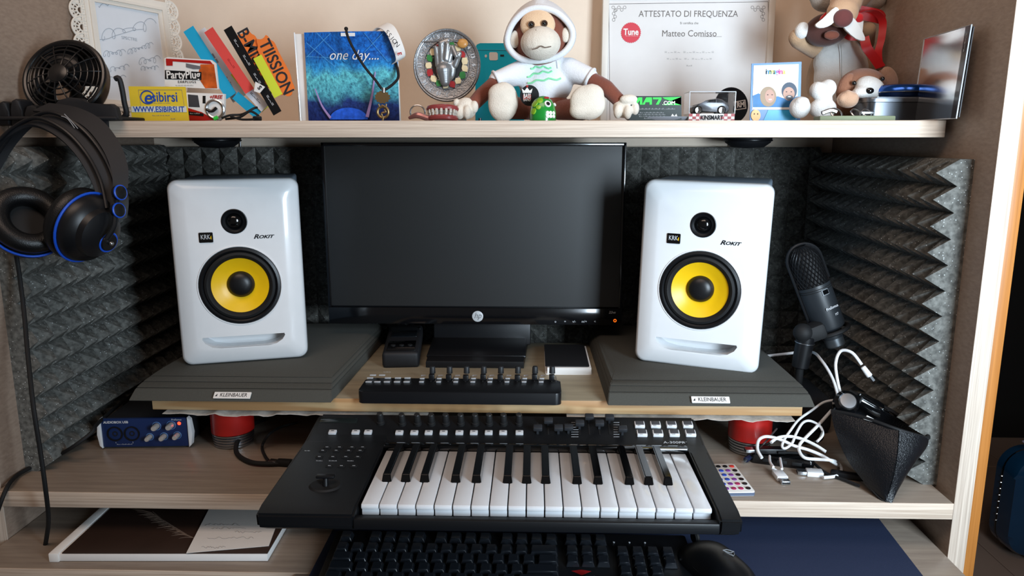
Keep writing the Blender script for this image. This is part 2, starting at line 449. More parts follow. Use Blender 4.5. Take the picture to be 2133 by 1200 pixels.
# ---------------------------------------------------------------- acoustic foam
def foam(name, label, o, u, v, n, nu, nv, pitch, base=0.018, h=0.024, group='grey pyramid acoustic foam sheets'):
    o, u, v, n = map(Vector, (o, u, v, n)); g = G(); bm = g.bm
    # pyramids: the sheet is cut through the tips at its near edge, so it starts half a pyramid in
    W, H = nu * 2, nv * 2; t = pitch / 2
    def hh(i, j): return base + (h if (i % 2 == 0 and j % 2 == 1) else 0.0)
    vs = [[bm.verts.new(o + u * (i * t) + v * (j * t) + n * hh(i, j)) for i in range(W + 1)] for j in range(H + 1)]
    for j in range(H):
        for i in range(W):
            a, b, c, d = vs[j][i], vs[j][i + 1], vs[j + 1][i + 1], vs[j + 1][i]
            if (i % 2 == 0) == (j % 2 == 1): bm.faces.new((a, b, c)); bm.faces.new((a, c, d))   # apex at a or c
            else: bm.faces.new((a, b, d)); bm.faces.new((b, c, d))
    def skirt(line):
        lo = [bm.verts.new(v.co - n * (v.co - o).dot(n)) for v in line]
        for k in range(len(line) - 1): bm.faces.new((line[k], line[k + 1], lo[k + 1], lo[k]))
    skirt(vs[0]); skirt(vs[H]); skirt([r[0] for r in vs]); skirt([r[W] for r in vs])
    bm.faces.new([bm.verts.new(o + u * (a * nu * pitch) + v * (b * nv * pitch)) for a, b in ((0, 0), (1, 0), (1, 1), (0, 1))][::-1])
    bmesh.ops.remove_doubles(bm, verts=bm.verts, dist=0.00005)
    return tag(g.build(name, M_foam, smooth=0), label, 'acoustic foam', group)
pt = 0.448 / 13.5
def foamq(*a, **k): return foam(*a, **k)
foam('foam_panel', 'grey pyramid foam sheet on the right side panel beside the microphone', (XR, 0.958, 0.0), (0, 1, 0), (0, 0, 1), (-1, 0, 0), 14, 13, 0.0334, h=0.028)
foam('foam_panel', 'grey pyramid foam sheet on the left side panel behind the hanging headphones', (XL, 0.965, 0.0), (0, 1, 0), (0, 0, 1), (1, 0, 0), 13, 13, 0.0345)
foam('foam_panel', 'grey pyramid foam sheet on the back wall behind the left speaker', (XL + 0.005, YB, 0.0), (1, 0, 0), (0, 0, 1), (0, -1, 0), 12, 13, 0.0342, h=0.016)
foam('foam_panel', 'grey pyramid foam sheet on the back wall behind the monitor', (XL + 0.005 + 12 * 0.0342, YB, 0.0), (1, 0, 0), (0, 0, 1), (0, -1, 0), 13, 13, 0.0342, h=0.016)
foam('foam_panel', 'grey pyramid foam sheet on the back wall behind the right speaker', (XL + 0.005 + 25 * 0.0342, YB, 0.0), (1, 0, 0), (0, 0, 1), (0, -1, 0), 11, 13, 0.0342, h=0.018)

# ---------------------------------------------------------------- pine board on red cans
BZ = 0.0925
tag(G().box((-0.084, 1.02 + 0.155, 0.0825), (0.936, 0.31, 0.02), bev=0.0012).build('pine_board', [M_pine, grain('board_top', '#8f8571', '#a69a82', (5, 50, 60), 0.45, 0.1)]), 'knotty pine board raised on two red cans, carrying monitor and speakers', 'board')
for _p in bpy.data.objects['pine_board'].data.polygons:
    if _p.normal.z > .9: _p.material_index = 1  # top greyer than the pine edges: glossy reflection put into the colour
def sheet_under(x0, x1, y, z, label):
    rng = random.Random(int(x0 * 1000)); n = 60
    grid = []
    for j in range(6):
        row = []
        for i in range(n + 1):
            t = i / n
            row.append((x0 + (x1 - x0) * t, y + j * 0.02, z - 0.0015 - (0.0040 * abs(sin(t * 9 + sin(t * 31) * .9 + x0 * 9)) * (.4 + .6 * abs(sin(t * 5.3))) + 0.0012 * rng.random()) * (1 - j / 6)))
        grid.append(row)
    M_news = mat('printed_paper', '#d8d6d0', 0.8, var=0.35, vscale=160)
    tag(G().sheet(grid, 0.0004).build('paper_sheet', M_news, smooth=60), label, 'paper')
sheet_under(-0.535, -0.15, 1.014, 0.0722, 'crumpled white printed paper peeping out under the left half of the pine board')
sheet_under(0.05, 0.372, 1.012, 0.0722, 'crumpled white printed paper peeping out under the right half of the pine board')
for x, y, lb in ((-0.459, 1.075, 'red can with ribbed silver foot holding up the left end of the pine board'), (0.327, 1.07, 'red can with ribbed silver foot holding up the right end of the pine board')):
    c = thing('red_can', lb, 'can', (x, y, 0), 'red cans under the pine board')
    r = 0.0315
    G().lathe([(0, 0.022), (r, 0.022), (r, 0.0665), (0, 0.0665)], (x, y, 0), n=40).build('can_body', M_red, c)
    pr = [(0, 0)]
    for k in range(5):
        z = 0.0005 + k * 0.0043
        pr += [(r - 0.004, z), (r - 0.0022 + 0.0004 * k, z + 0.001), (r - 0.0022 + 0.0004 * k, z + 0.003), (r - 0.004, z + 0.0040)]
    pr += [(0, 0.022)]
    G().lathe(pr, (x, y, 0), n=40).build('ribbed_foot', M_steel, c)

# ---------------------------------------------------------------- foam speaker pads
def pad(x0, x1, label, tilt):
    t = thing('speaker_pad', label, 'speaker pad', ((x0 + x1) / 2, 1.17, BZ), 'layered foam pads under the speakers')
    ls = [(1.000, 0.0930, 1.016, 0.1060, 0), (1.018, 0.1066, 1.030, 0.1106, .004), (1.032, 0.1112, 1.043, 0.1146, .008), (1.046, 0.1152, 1.078, 0.1200, .014)]
    for k, (ya, za, yb, zb, ins) in enumerate(ls):
        g = G(); bm = g.bm; yk = 1.355
        a = ins * 0.7; b = (ls[k + 1][4] if k < 3 else 0.024) * 0.7
        def V(x, y, z): return bm.verts.new((x, y, z))
        lo = [V(x0 + a, ya, za), V(x1 - a, ya, za), V(x1 - a + tilt, yk, za), V(x0 + a + tilt, yk, za)]
        hi = [V(x0 + b, yb, zb), V(x1 - b, yb, zb), V(x1 - b + tilt, yk, zb), V(x0 + b + tilt, yk, zb)]
        bm.faces.new(lo[::-1]); bm.faces.new(hi)
        for i in range(4):
            j = (i + 1) % 4; bm.faces.new((lo[i], lo[j], hi[j], hi[i]))
        bmesh.ops.bevel(bm, geom=list(bm.edges), offset=0.0009, segments=2, affect='EDGES')
        g.build('foam_slab', M_pad, t)
    cx = (x0 + x1) / 2 + (0.0 if tilt < 0 else 0.003)
    up = Vector((0, 0.016, 0.013)).normalized()
    F = FR(Vector((cx, 1.0055, 0.0985)) - Vector((0, 0.013, -0.016)).normalized() * 0.0012 * -1 * -1, up=up)
    F = FR(Vector((cx, 1.0062, 0.0995)) + Vector((0, -0.013, 0.016)).normalized() * 0.0022, up=up)
    lb_ = lab(G().prism(rrect(-0.0265, -0.0052, 0.0265, 0.0052, 0.0008), F, 0.0012).build('brand_label', M_whtm, t), 'white label with black lettering')
    text('KLEINBAUER', F @ Matrix.Translation((0.002, 0, 0.0002)), 0.0088, M_ink, lb_, sx=0.78)
    G().prism([(-0.0245, -0.002), (-0.0215, 0.002), (-0.0215, -0.002)], F @ Matrix.Translation((0, 0, 0.0003)), 0.0002).build('lettering', M_ink, lb_)
pad(-0.575, -0.284, 'dark grey layered foam pad under the left speaker', 0.012)
pad(0.106, 0.394, 'dark grey layered foam pad under the right speaker', -0.004)

# ---------------------------------------------------------------- studio monitors
M_ltr = mat('brand_black', '#14161a', 0.4)
def speaker(BL, yaw, roll, label):
    W, H, D = 0.184, 0.280, 0.225
    x = Vector((cos(yaw), sin(yaw), 0)); up = Vector((0, 0, 1)); nrm = x.cross(up)     # nrm points to the viewer
    x, up = (x * cos(roll) - up * sin(roll)), (up * cos(roll) + x * sin(roll))
    o = Vector(BL) + x * (W / 2)
    F = FR(o, x, up)            # local: x right, y up, z out of the baffle
    s = thing('studio_speaker', label, 'speaker', o - nrm * D / 2, 'white studio speakers with yellow cones')
    # cabinet
    g = G(F)
    g.box((0, H / 2, -D / 2 - 0.02), (W - 0.014, H - 0.004, D - 0.03), bev=0.005, seg=3)
    g.build('cabinet', mat('speaker_vinyl', '#7d8b99', 0.55, bump=0.2, bscale=900), s)
    # baffle: chamfered bezel as stacked rounded outlines, with sunken woofer ring and port
    prof = [(0, -0.030), (0, -0.010), (0.0015, -0.005), (0.005, -0.002), (0.022, 0.0035), (0.026, 0.0042)]
    g = G(F); bm = g.bm; loops = []
    for ins, z in prof:
        pts = rrect(-W / 2 + ins, ins, W / 2 - ins, H - ins, max(0.014 - ins * 0.1, 0.006), 6)
        loops.append([bm.verts.new(F @ Vector((px, py, z))) for px, py in pts])
    for a, b in zip(loops, loops[1:]):
        n = len(a)
        for i in range(n): bm.faces.new((a[i], a[(i + 1) % n], b[(i + 1) % n], b[i]))
    bm.faces.new(loops[0][::-1])
    # inner face with circular holes: bridge by filling between outline and hole loops
    holes = []
    wc, wr = (0.0, 0.1215), 0.0590
    tc_, tr = (-0.0015, 0.2185), 0.0185
    def hole(pts): 
        vs = [bm.verts.new(F @ Vector((px, py, 0.0042))) for px, py in pts]
        es = [bm.edges.new((vs[i], vs[(i + 1) % len(vs)])) for i in range(len(vs))]
        return vs, es
    port = [(-0.059, 0.0440), (0.059, 0.0440), (0.0600, 0.0410), (0.0560, 0.0345), (0.047, 0.0285), (0.030, 0.0250), (0, 0.0240), (-0.030, 0.0250), (-0.047, 0.0285), (-0.0560, 0.0345), (-0.0600, 0.0410)]
    h1, e1 = hole(circ(wc[0], wc[1], wr, 64)); h2, e2 = hole(circ(tc_[0], tc_[1], tr, 40)); h3, e3 = hole(port)
    oe = [bm.edges.get((loops[-1][i], loops[-1][(i + 1) % len(loops[-1])])) for i in range(len(loops[-1]))]
    bmesh.ops.triangle_fill(bm, use_beauty=True, edges=oe + e1 + e2 + e3)
    for vs, dz, k in ((h1, 0.026, 0.0), (h2, 0.010, 0.0), (h3, 0.034, 0.0)):
        c = sum((v.co for v in vs), Vector()) / len(vs)
        dn = [bm.verts.new(v.co - F.to_3x3() @ Vector((0, 0, dz)) * 1.0) for v in vs]
        if vs is h3:
            for v in dn: v.co = c + (v.co - c) * 0.97 - F.to_3x3() @ Vector((0, 0.0, 0.034))
        n = len(vs)
        for i in range(n): bm.faces.new((vs[i], vs[(i + 1) % n], dn[(i + 1) % n], dn[i]))
        bm.faces.new(dn)
    g.build('baffle', M_wht, s, smooth=40)
    # raised moulded outline rings around drivers
    z = F.to_3x3() @ Vector((0, 0, 1))
    def at3(px, py, pz=0.0042): return F @ Vector((px, py, pz))
    G().torus(at3(*wc), z, 0.0600, 0.0012, n=64).build('moulded_ring', M_wht, s)
    # woofer
    wf = G().lathe([(0.0590, -0.001), (0.0582, 0.002), (0.0545, 0.003), (0.0520, 0.0005), (0.0520, -0.004)], at3(*wc), z, 64).build('woofer_frame', M_blk, s)
    G().lathe([(0.0522, -0.003), (0.0505, 0.002), (0.047, 0.0035), (0.0428, 0.001), (0.0414, -0.002)], at3(*wc), z, 64).build('surround', M_rub, wf)
    G().lathe([(0.0420, -0.0015), (0.030, -0.008), (0.020, -0.012), (0, -0.014)], at3(*wc), z, 64).build('cone', M_yel, wf)
    G().lathe([(0.0202, -0.012), (0.019, -0.0085), (0.015, -0.0045), (0.008, -0.0025), (0, -0.0018)], at3(*wc), z, 40).build('dust_cap', M_blk, wf)
    # tweeter
    tw = G().lathe([(0.0185, 0.0008), (0.0175, 0.0012), (0.0165, -0.0005), (0.0125, -0.003), (0.012, -0.001), (0.0112, -0.003)], at3(*tc_), z, 40).build('tweeter_waveguide', M_blk, s)
    G().lathe([(0.0115, -0.0035), (0.0095, 0.0004), (0.006, 0.0026), (0, 0.0036)], at3(*tc_), z, 32).build('tweeter_dome', M_blkg, tw)
    # badge and lettering
    bd = G(F).prism(rrect(-0.052, 0.1885, -0.0325, 0.2035, 0.0015), Matrix.Translation((0, 0, 0.0056)), 0.002).build('badge', M_blkg, s)
    text('KRK', F @ Matrix.Translation((-0.0430, 0.1965, 0.0057)), 0.0098, M_pale, bd, sx=0.72)
    G(F).prism([(-0.0365, 0.1955), (-0.0348, 0.199), (-0.0348, 0.1925)], Matrix.Translation((0, 0, 0.0058)), 0.0002).build('lettering', M_yel, bd)
    text('R', F @ Matrix.Translation((0.0275, 0.1945, 0.0044)), 0.0090, M_ltr, s, shear=0.35, bold=0.0003, sx=1.3)
    text('OKIT', F @ Matrix.Translation((0.0413, 0.1940, 0.0044)), 0.0066, M_ltr, s, shear=0.35, bold=0.00025, sx=1.35)
    return s
speaker((-0.5290, 1.074, 0.1205), radians(16), radians(-0.3), 'white studio speaker with yellow woofer, left of the monitor')
speaker((0.1575, 1.125, 0.1205), radians(-18.3), radians(1.4), 'white studio speaker with yellow woofer, right of the monitor')

# ---------------------------------------------------------------- computer monitor
MY = 1.26
M_bez = mat('monitor_bezel', '#0a0b0e', 0.16, coat=0.5)
mo = thing('computer_monitor', 'black widescreen computer monitor, switched off, on a broad stand', 'monitor', (-0.1, 1.31, 0.093))
x0, x1, z0, z1 = -0.3535, 0.1535, 0.1445, 0.4535
hs = G()
hs.box(((x0 + x1) / 2, MY + 0.018, (z0 + z1) / 2), (x1 - x0 - 0.004, 0.028, z1 - z0 - 0.004), bev=0.004)
hs.build('housing', M_blk, mo)
zb = 0.1735; b = 0.0058
g = G()
g.box(((x0 + x1) / 2, MY + 0.001, (z0 + zb) / 2), (x1 - x0, 0.008, zb - z0), bev=0.0012)
g.box(((x0 + x1) / 2, MY + 0.001, z1 - b / 2), (x1 - x0, 0.008, b), bev=0.0012)
g.box((x0 + b / 2, MY + 0.001, (zb + z1) / 2), (b, 0.008, z1 - zb), bev=0.0012)
g.box((x1 - b / 2, MY + 0.001, (zb + z1) / 2), (b, 0.008, z1 - zb), bev=0.0012)
bz = g.build('bezel', M_bez, mo)
G().box(((x0 + x1) / 2, MY + 0.0035, (zb + z1) / 2), (x1 - x0 - 2 * b + 0.001, 0.006, z1 - zb - b + 0.001)).build('screen', mat('screen_glass', '#0a0b0c', 0.48, spec=0.9), mo)
c = P(995, 659, MY - 0.0031)
lg = G().lathe([(0.0095, 0), (0.0095, 0.0006), (0.0085, 0.0009), (0, 0.0009)], c, (0, -1, 0), 40).build('round_logo', mat('logo_silver', '#d4d6d8', .35, metal=.2), bz)
F = FR(c + Vector((0, -0.0010, 0)))
text('hp', F @ Matrix.Translation((0, 0.0012, 0)), 0.0150, M_ink, lg, shear=0.3, sx=0.85, bold=-0.0002)
for px, sym in ((1157, 'o'), (1177, '='), (1196, 'v/-'), (1217, 'm/+'), (1239, '<')):
    text(sym, FR(P(px, 670, MY - 0.0034)), 0.0058, M_pale, bz)
text('22vx', FR(P(1275, 651, MY - 0.0034)), 0.0060, M_pale, bz, shear=0.3)
q = FR(P(1281, 668, MY - 0.0034))
lab(G().torus(q.to_translation(), (0, 1, 0), 0.0022, 0.0006, n=20, k=6).build('power_light', mat('led_orange', '#ff6a10', 0.4, emit=1.5), bz), 'glowing orange power ring')
# stand: broad neck and base
g = G(); g.box((-0.0890, 1.292, 0.135), (0.172, 0.014, 0.070), rot=(-0.12, 0, 0), bev=0.003); nk = g.build('neck', M_blk, mo)
g = G()
g.prism([(-0.080, 0), (0.080, 0), (0.088, 0.20), (-0.088, 0.20)], FR((-0.0935, 1.17, 0.1045), (1, 0, 0), (0, 1, 0)), 0.011, bev=0.0025)
g.build('base', M_blk, mo)
g = G(); g.box((-0.0935, 1.245, 0.107), (0.166, 0.09, 0.006), rot=(0.10, 0, 0), bev=0.002); g.build('hinge_cover', M_blk, mo)
# ================================================================ MIDI KEYBOARD (on the desk shelf, overhanging its front)
KX0, KX1 = -0.301, 0.227
mk = thing('midi_keyboard', 'black MIDI keyboard with 32 keys, knobs, sliders and pads below the pine board', 'keyboard', (-0.037, 0.87, 0))
M_kb = mat('kb_body', '#0f1114', 0.42, bump=0.1, bscale=1800)
KF, KK, KP, KE = 0.745, 0.911, 0.930, 0.995       # front lip, key back, panel start, rear edge
def yz(pts, x0, x1, g):
    bm = g.bm; a = [bm.verts.new((x0, y, z)) for y, z in pts]; b = [bm.verts.new((x1, y, z)) for y, z in pts]
    n = len(pts); bm.faces.new(a); bm.faces.new(b[::-1])
    for i in range(n): bm.faces.new((a[i], a[(i + 1) % n], b[(i + 1) % n], b[i]))
g = G()
yz([(KF + 0.03, 0.025), (KF + 0.085, 0.006), (KE, 0.003), (KE, 0.070), (KP, 0.058), (KK + 0.002, 0.056), (KK + 0.002, 0.041), (KF + 0.018, 0.041)], KX0 + 0.012, KX1 - 0.012, g)
kb = g.build('body', M_kb, mk)
PN0, PN1 = Vector((0, 0.926, 0.0615)), Vector((0, 0.992, 0.0800))
PNn = Vector((0, -(PN1.z - PN0.z), PN1.y - PN0.y)).normalized()
g = G(); yz([(KP - 0.004, 0.050), (KE, 0.066), (PN1.y, PN1.z), (PN0.y, PN0.z)], KX0 + 0.006, KX1 - 0.004, g)
bmesh.ops.bevel(g.bm, geom=list(g.bm.edges), offset=0.002, segments=2, affect='EDGES')
pn = g.build('control_panel', M_kb, mk)
def cheek(x0, x1, nm):
    g = G(); yz([(KF + 0.002, 0.041), (KF + 0.028, 0.025), (KF + 0.085, 0.006), (KE, 0.006), (KE, 0.077), (KP, 0.0640), (KK, 0.0635), (KF + 0.02, 0.0610), (KF, 0.0570)], x0, x1, g)
    bmesh.ops.bevel(g.bm, geom=list(g.bm.edges), offset=0.0025, segments=2, affect='EDGES')
    return g.build(nm, M_kb, mk)
chL = cheek(KX0, -0.1935, 'left_panel'); chR = cheek(0.2025, KX1, 'right_cheek')
g = G(); g.box((0.0045, KF + 0.0075, 0.0455), (0.398, 0.011, 0.013), bev=0.002); g.build('front_lip', M_kb, mk)
g = G(); g.box((0.0045, KK + 0.0085, 0.0625), (0.396, 0.013, 0.009), bev=0.002); g.build('key_bar', M_blkg, mk)
# 19 white keys, 13 black keys
kx0, kp, kz = -0.1900, 0.3890 / 19, 0.0605
wk = None
for i in range(19):
    c = Vector((kx0 + kp * (i + 0.5), 0.838, kz))
    if wk is None:
        g = G(); g.box((c.x, 0.8385, kz - 0.0025), (kp - 0.0012, 0.147, 0.005), bev=0.0011)
        g.box((c.x, 0.7720, kz - 0.0085), (kp - 0.0014, 0.008, 0.0120), bev=0.0008)
        g.box((c.x, 0.7675, kz - 0.0032), (kp - 0.0012, 0.007, 0.0050), bev=0.0014)
        wk = g.build('white_key', M_key, mk, origin=c)
    else: dup(wk, c)
bkk = None
for i, nm in enumerate([0, 1, 2, 4, 5, 7, 8, 9, 11, 12, 14, 15, 16]):
    off = {0: -.10, 1: 0, 2: .10}[[0, 1, 2, 0, 2, 0, 1, 2, 0, 2, 0, 1, 2][i]]
    c = Vector((kx0 + kp * (nm + 1) + off * kp, 0.866, kz))
    if bkk is None:
        g = G(); bm = g.bm; wv, wt = 0.0060, 0.0044
        pr = [(0.820, -0.001, wv), (0.8235, 0.0095, wt), (0.913, 0.0105, wt), (0.913, -0.001, wv)]
        L_ = [bm.verts.new((c.x - ww, y, kz + z)) for y, z, ww in pr]; R_ = [bm.verts.new((c.x + ww, y, kz + z)) for y, z, ww in pr]
        bm.faces.new(L_); bm.faces.new(R_[::-1])
        for a in range(4): bm.faces.new((L_[a], L_[(a + 1) % 4], R_[(a + 1) % 4], R_[a]))
        bmesh.ops.bevel(bm, geom=list(bm.edges), offset=0.0012, segments=2, affect='EDGES')
        bkk = g.build('black_key', M_blkg, mk, origin=c)
    else: dup(bkk, c)
# controls on the tilted panel
XA = Vector((1, 0, 0)); UPp = (PN1 - PN0).normalized()
def onp(px, py, h=0.0): return PP(px, py, PN0 + PNn * h, PNn) 
def pframe(px, py, h=0.0): return FR(onp(px, py, h), XA, UPp)
kn = None
for px in (793, 838, 870, 899, 929, 960, 990, 1019, 1049, 1081):
    c = onp(px, 884 if px != 793 else 882)
    if kn is None or px == 838:
        g = G(); g.lathe([(0, -0.001), (0.0058, -0.001), (0.0055, 0.004), (0.0048, 0.0045), (0.0044, 0.0150), (0.0036, 0.0165), (0, 0.0167)], c, PNn, 24)
        kn = g.build('knob', M_rub, pn, origin=c)
        cp = G().lathe([(0.0040, 0.0163), (0.0038, 0.0172), (0, 0.0175)], c, PNn, 20).build('knob_cap', M_steel, pn, origin=c)
    else: dup(kn, c); dup(cp, c)
bt = None
M_btn = mat('grey_button', '#c9ccd0', 0.4)
for px, py in [(693, 902), (741, 902), (767, 902)] + [(x, 903) for x in (832, 863, 893, 924, 957, 987, 1018, 1048, 1082)]:
    c = onp(px, py)
    if bt is None:
        g = G(pframe(px, py)); g.box((0, 0, 0.001), (0.0105, 0.0078, 0.0040), bev=0.0009); bt = g.build('panel_button', M_btn, pn, origin=c)
        g = G(pframe(px, py)); g.box((0, 0.001, 0.0031), (0.004, 0.0012, 0.0002)); bi = g.build('lettering', M_ink, pn, origin=c)
    else: dup(bt, c); dup(bi, c)
# pads: white rim, grey top
pdz = None
for row, (py, xs) in enumerate(((887, (1332, 1365, 1398, 1432)), (905, (1337, 1370, 1404, 1438)))):
    for k, px in enumerate(xs):
        c = onp(px, py)
        if pdz is None:
            g = G(pframe(px, py)); g.box((0, 0, 0.0015), (0.0138, 0.0115, 0.0055), bev=0.0012); pdz = g.build('drum_pad', M_wht, pn, origin=c)
            g = G(pframe(px, py)); g.box((0, 0.0006, 0.0043), (0.0112, 0.0080, 0.0006), bev=0.0003); pdt = g.build('pad_top', mat('pad_grey', '#45464a', 0.6), pn, origin=c)
        else: dup(pdz, c); dup(pdt, c)
        text(('A%d' if row else 'B%d') % (k + 1), pframe(px, py, 0.0048) @ Matrix.Translation((0, 0.0006, 0)), 0.0038, M_pale, pn)
# sliders
sl = None
for px, py in ((1120, 903), (1142, 888), (1163, 903), (1184, 902), (1207, 893), (1227, 880), (1248, 893), (1269, 881), (1296, 905)):
    c = onp(px, py)
    s0 = onp(px, 893); G(FR(s0, XA, UPp)).box((0, 0, 0.0002), (0.0022, 0.026, 0.0006)).build('slider_slot', M_rub, pn)
    if sl is None:
        g = G(pframe(px, py)); bm = g.bm
        g.box((0, 0, 0.004), (0.0030, 0.004, 0.008)); g.box((0, 0, 0.0095), (0.0122, 0.0095, 0.0060), bev=0.0014); g.box((0, 0, 0.0128), (0.0100, 0.0009, 0.0008))
        sl = g.build('slider_cap', mat('slider_grey', '#2c2e32', 0.45), pn, origin=c)
    else: dup(sl, c)
g = G()
for k in range(7):
    for xa, xb in ((1190, 1205), (1278, 1290)):
        a, b = onp(xa, 880 + k * 5, 0.0002), onp(xb, 880 + k * 5, 0.0002); g.tube([a, b], 0.0002, 4, sub=0)
g.build('slider_scale', M_pale, pn)
text('A-300PRO', pframe(1410, 922, 0.0003), 0.0062, M_pale, pn, sx=1.3)
g = G(pframe(706, 876)); g.box((0, 0, 0), (0.052, 0.011, 0.0012), bev=0.0004); g.build('display', mat('lcd', '#1c2222', 0.15), pn)
# left panel marks, small buttons and the pitch stick
LP = Vector((0, 0.911, 0.0636)); LPn = Vector((0, -0.02, 1)).normalized()
def lpf(px, py, h=0): return FR(PP(px, py, LP + LPn * h, LPn), XA, (0, 1, 0.01))
for py, xs in ((933, (681, 707, 733, 755)), (940, (672, 700, 726, 750)), (953, (665, 693, 720, 745)), (972, (686, 711, 737))):
    for px in xs:
        F = lpf(px, py)
        G(F).box((0, 0, 0.0004), (0.0090, 0.0050, 0.0012), bev=0.0004).build('small_button', M_rub, chL)
        text('ooo', F @ Matrix.Translation((0, 0.0005, 0.0012)), 0.0022, M_pale, chL)
for px, py, s_ in ((640, 939, '=-~=~'), (665, 960, '=-~=~-'), (693, 960, '=-~=~-='), (730, 960, '=-~=~-')):
    text(s_, lpf(px, py, 0.0002), 0.0028, M_pale, chL)
F = lpf(678, 1012)
G(F).lathe([(0.017, 0), (0.015, 0.002), (0.012, 0.001), (0, 0.000)], (0, 0, 0), (0, 0, 1), 40, sx=1.15).build('stick_well', M_rub, chL)
st = G(F).cyl((0, 0, 0), (0, 0.002, 0.010), 0.0035, 0.0030).box((0, 0.002, 0.011), (0.022, 0.008, 0.004), bev=0.0018).build('pitch_stick', M_blk, chL)
for x in (-0.2, 0.14): 
    G().cyl((x, 0.96, 0), (x, 0.96, 0.006), 0.008).build('rubber_foot', M_rub, mk)

# ================================================================ SLIM CONTROL SURFACE on the board
NZ = BZ; nx0, nx1, ny0, ny1 = -0.246, 0.0415, 1.000, 1.062
nk = thing('control_surface', 'slim black eight channel control surface with sliders, in front of the monitor stand', 'controller', ((nx0 + nx1) / 2, 1.03, NZ))
g = G(); g.prism(rrect(nx0, ny0, nx1, ny1, 0.009), FR((0, 0, NZ + 0.0175), (1, 0, 0), (0, 1, 0)), 0.0175, bev=0.0025)
nb = g.build('housing', M_blk, nk)
nt_ = NZ + 0.0178
def npt(px, py): return PZ(px, py, nt_)
M_nbtn = mat('nano_button', '#b4b8bc', 0.5)
nbt = None
cells = [(777, 782), (796, 782), (771, 788), (768, 796), (786, 796), (808, 788), (829, 788), (849, 788), (806, 796), (827, 796), (847, 796)]
chx = [881 + 35.6 * k for k in range(8)]
for k, x in enumerate(chx): cells += [(x - 0.5 * k * 0 + 1, 783), (x - 1.5, 789), (x - 3, 796)]
for px, py in cells:
    c = npt(px, py)
    if nbt is None:
        nbt = G().box((c.x, c.y, c.z + 0.0005), (0.0092, 0.0036, 0.0016), bev=0.0005).build('button', M_nbtn, nb, origin=c)
    else:
        d = dup(nbt, c)
        if px > 865: d.scale = (0.75, 1, 1)
kk = None
for k, x in enumerate(chx):
    c = npt(x + 20, 777); s_ = npt(x + 19, 789)
    G().box((s_.x, s_.y, s_.z), (0.0022, 0.026, 0.0008)).build('slider_slot', M_rub, nb)
    c2 = Vector((s_.x, s_.y - 0.004 - 0.002 * (k % 3), nt_))
    if kk is None:
        kk = G().lathe([(0, 0), (0.0046, 0), (0.0042, 0.009), (0.0035, 0.0105), (0, 0.0106)], c, n=20).build('knob', mat('soft_knob', '#26282b', 0.5), nb, origin=c)
        sk = G().box((c2.x, c2.y, c2.z + 0.004), (0.008, 0.007, 0.009), bev=0.001).build('slider_cap', M_blk, nb, origin=c2)
    else: dup(kk, c); dup(sk, c2)
    G().box((s_.x + 0.0062, s_.y, nt_), (0.0012, 0.026, 0.0005)).build('channel_line', mat('mid_grey', '#5a5d61', 0.5), nb)
text('=-~=~-=', FR(npt(806, 775), (1, 0, 0), (0, 1, 0)), 0.003, M_pale, nb)

# ================================================================ RECORDER, NOTEBOOK
rc = thing('audio_recorder', 'small black handheld audio recorder lying left of the monitor stand', 'recorder', (-0.221, 1.24, BZ))
g = G(FR((-0.221, 1.165, BZ), (1, 0, 0), (0, 0.14, 1))); 
FRr = FR((-0.2205, 1.23, BZ + 0.012), (0.98, 0.10, 0), (-0.10, 0.98, 0.055))
g = G(FRr); g.box((0, 0.015, 0.004), (0.060, 0.155, 0.028), bev=0.006, seg=3); rb_ = g.build('housing', M_blkm, rc)
G(FRr).box((0, -0.03, 0.0185), (0.046, 0.05, 0.0015), bev=0.0007).build('keypad', M_blkg, rb_)
for k in range(3): G(FRr).cyl((-0.014 + 0.014 * k, -0.03, 0.018), (-0.014 + 0.014 * k, -0.03, 0.0205), 0.004).build('button', M_rub, rb_)
G(FRr).box((0, 0.035, 0.0185), (0.044, 0.034, 0.0012), bev=0.0005).build('display', mat('lcd2', '#12161a', 0.15), rb_)
for sx_ in (-1, 1):
    G(FRr).cyl((sx_ * 0.016, 0.085, 0.008), (sx_ * 0.006, 0.107, 0.008), 0.0085, bev=0.002).build('microphone_capsule', M_blkm, rb_)
G(FRr).torus((0.026, 0.068, 0.014), (1, 0, 0), 0.005, 0.0012, n=20, k=6).build('strap_loop', M_steel, rb_)
nbk = thing('notebook', 'small black covered notebook with white page edges lying right of the monitor stand', 'notebook', (0.057, 1.20, BZ))
Fn = FR((0.058, 1.205, BZ), (1, 0.0, 0), (0.0, 1, 0))
G(Fn).box((0.001, 0, 0.0062), (0.070, 0.130, 0.0100), bev=0.0008).build('pages', M_paper, nbk)
G(Fn).prism(rrect(-0.037, -0.060, 0.033, 0.068, 0.004), Matrix.Translation((0, 0, 0.0128)), 0.0015).build('cover', M_blkm, nbk)
G(Fn).prism(rrect(-0.037, -0.066, 0.037, 0.068, 0.004), Matrix.Translation((0, 0, 0.0013)), 0.0012).build('back_cover', M_paper, nbk)

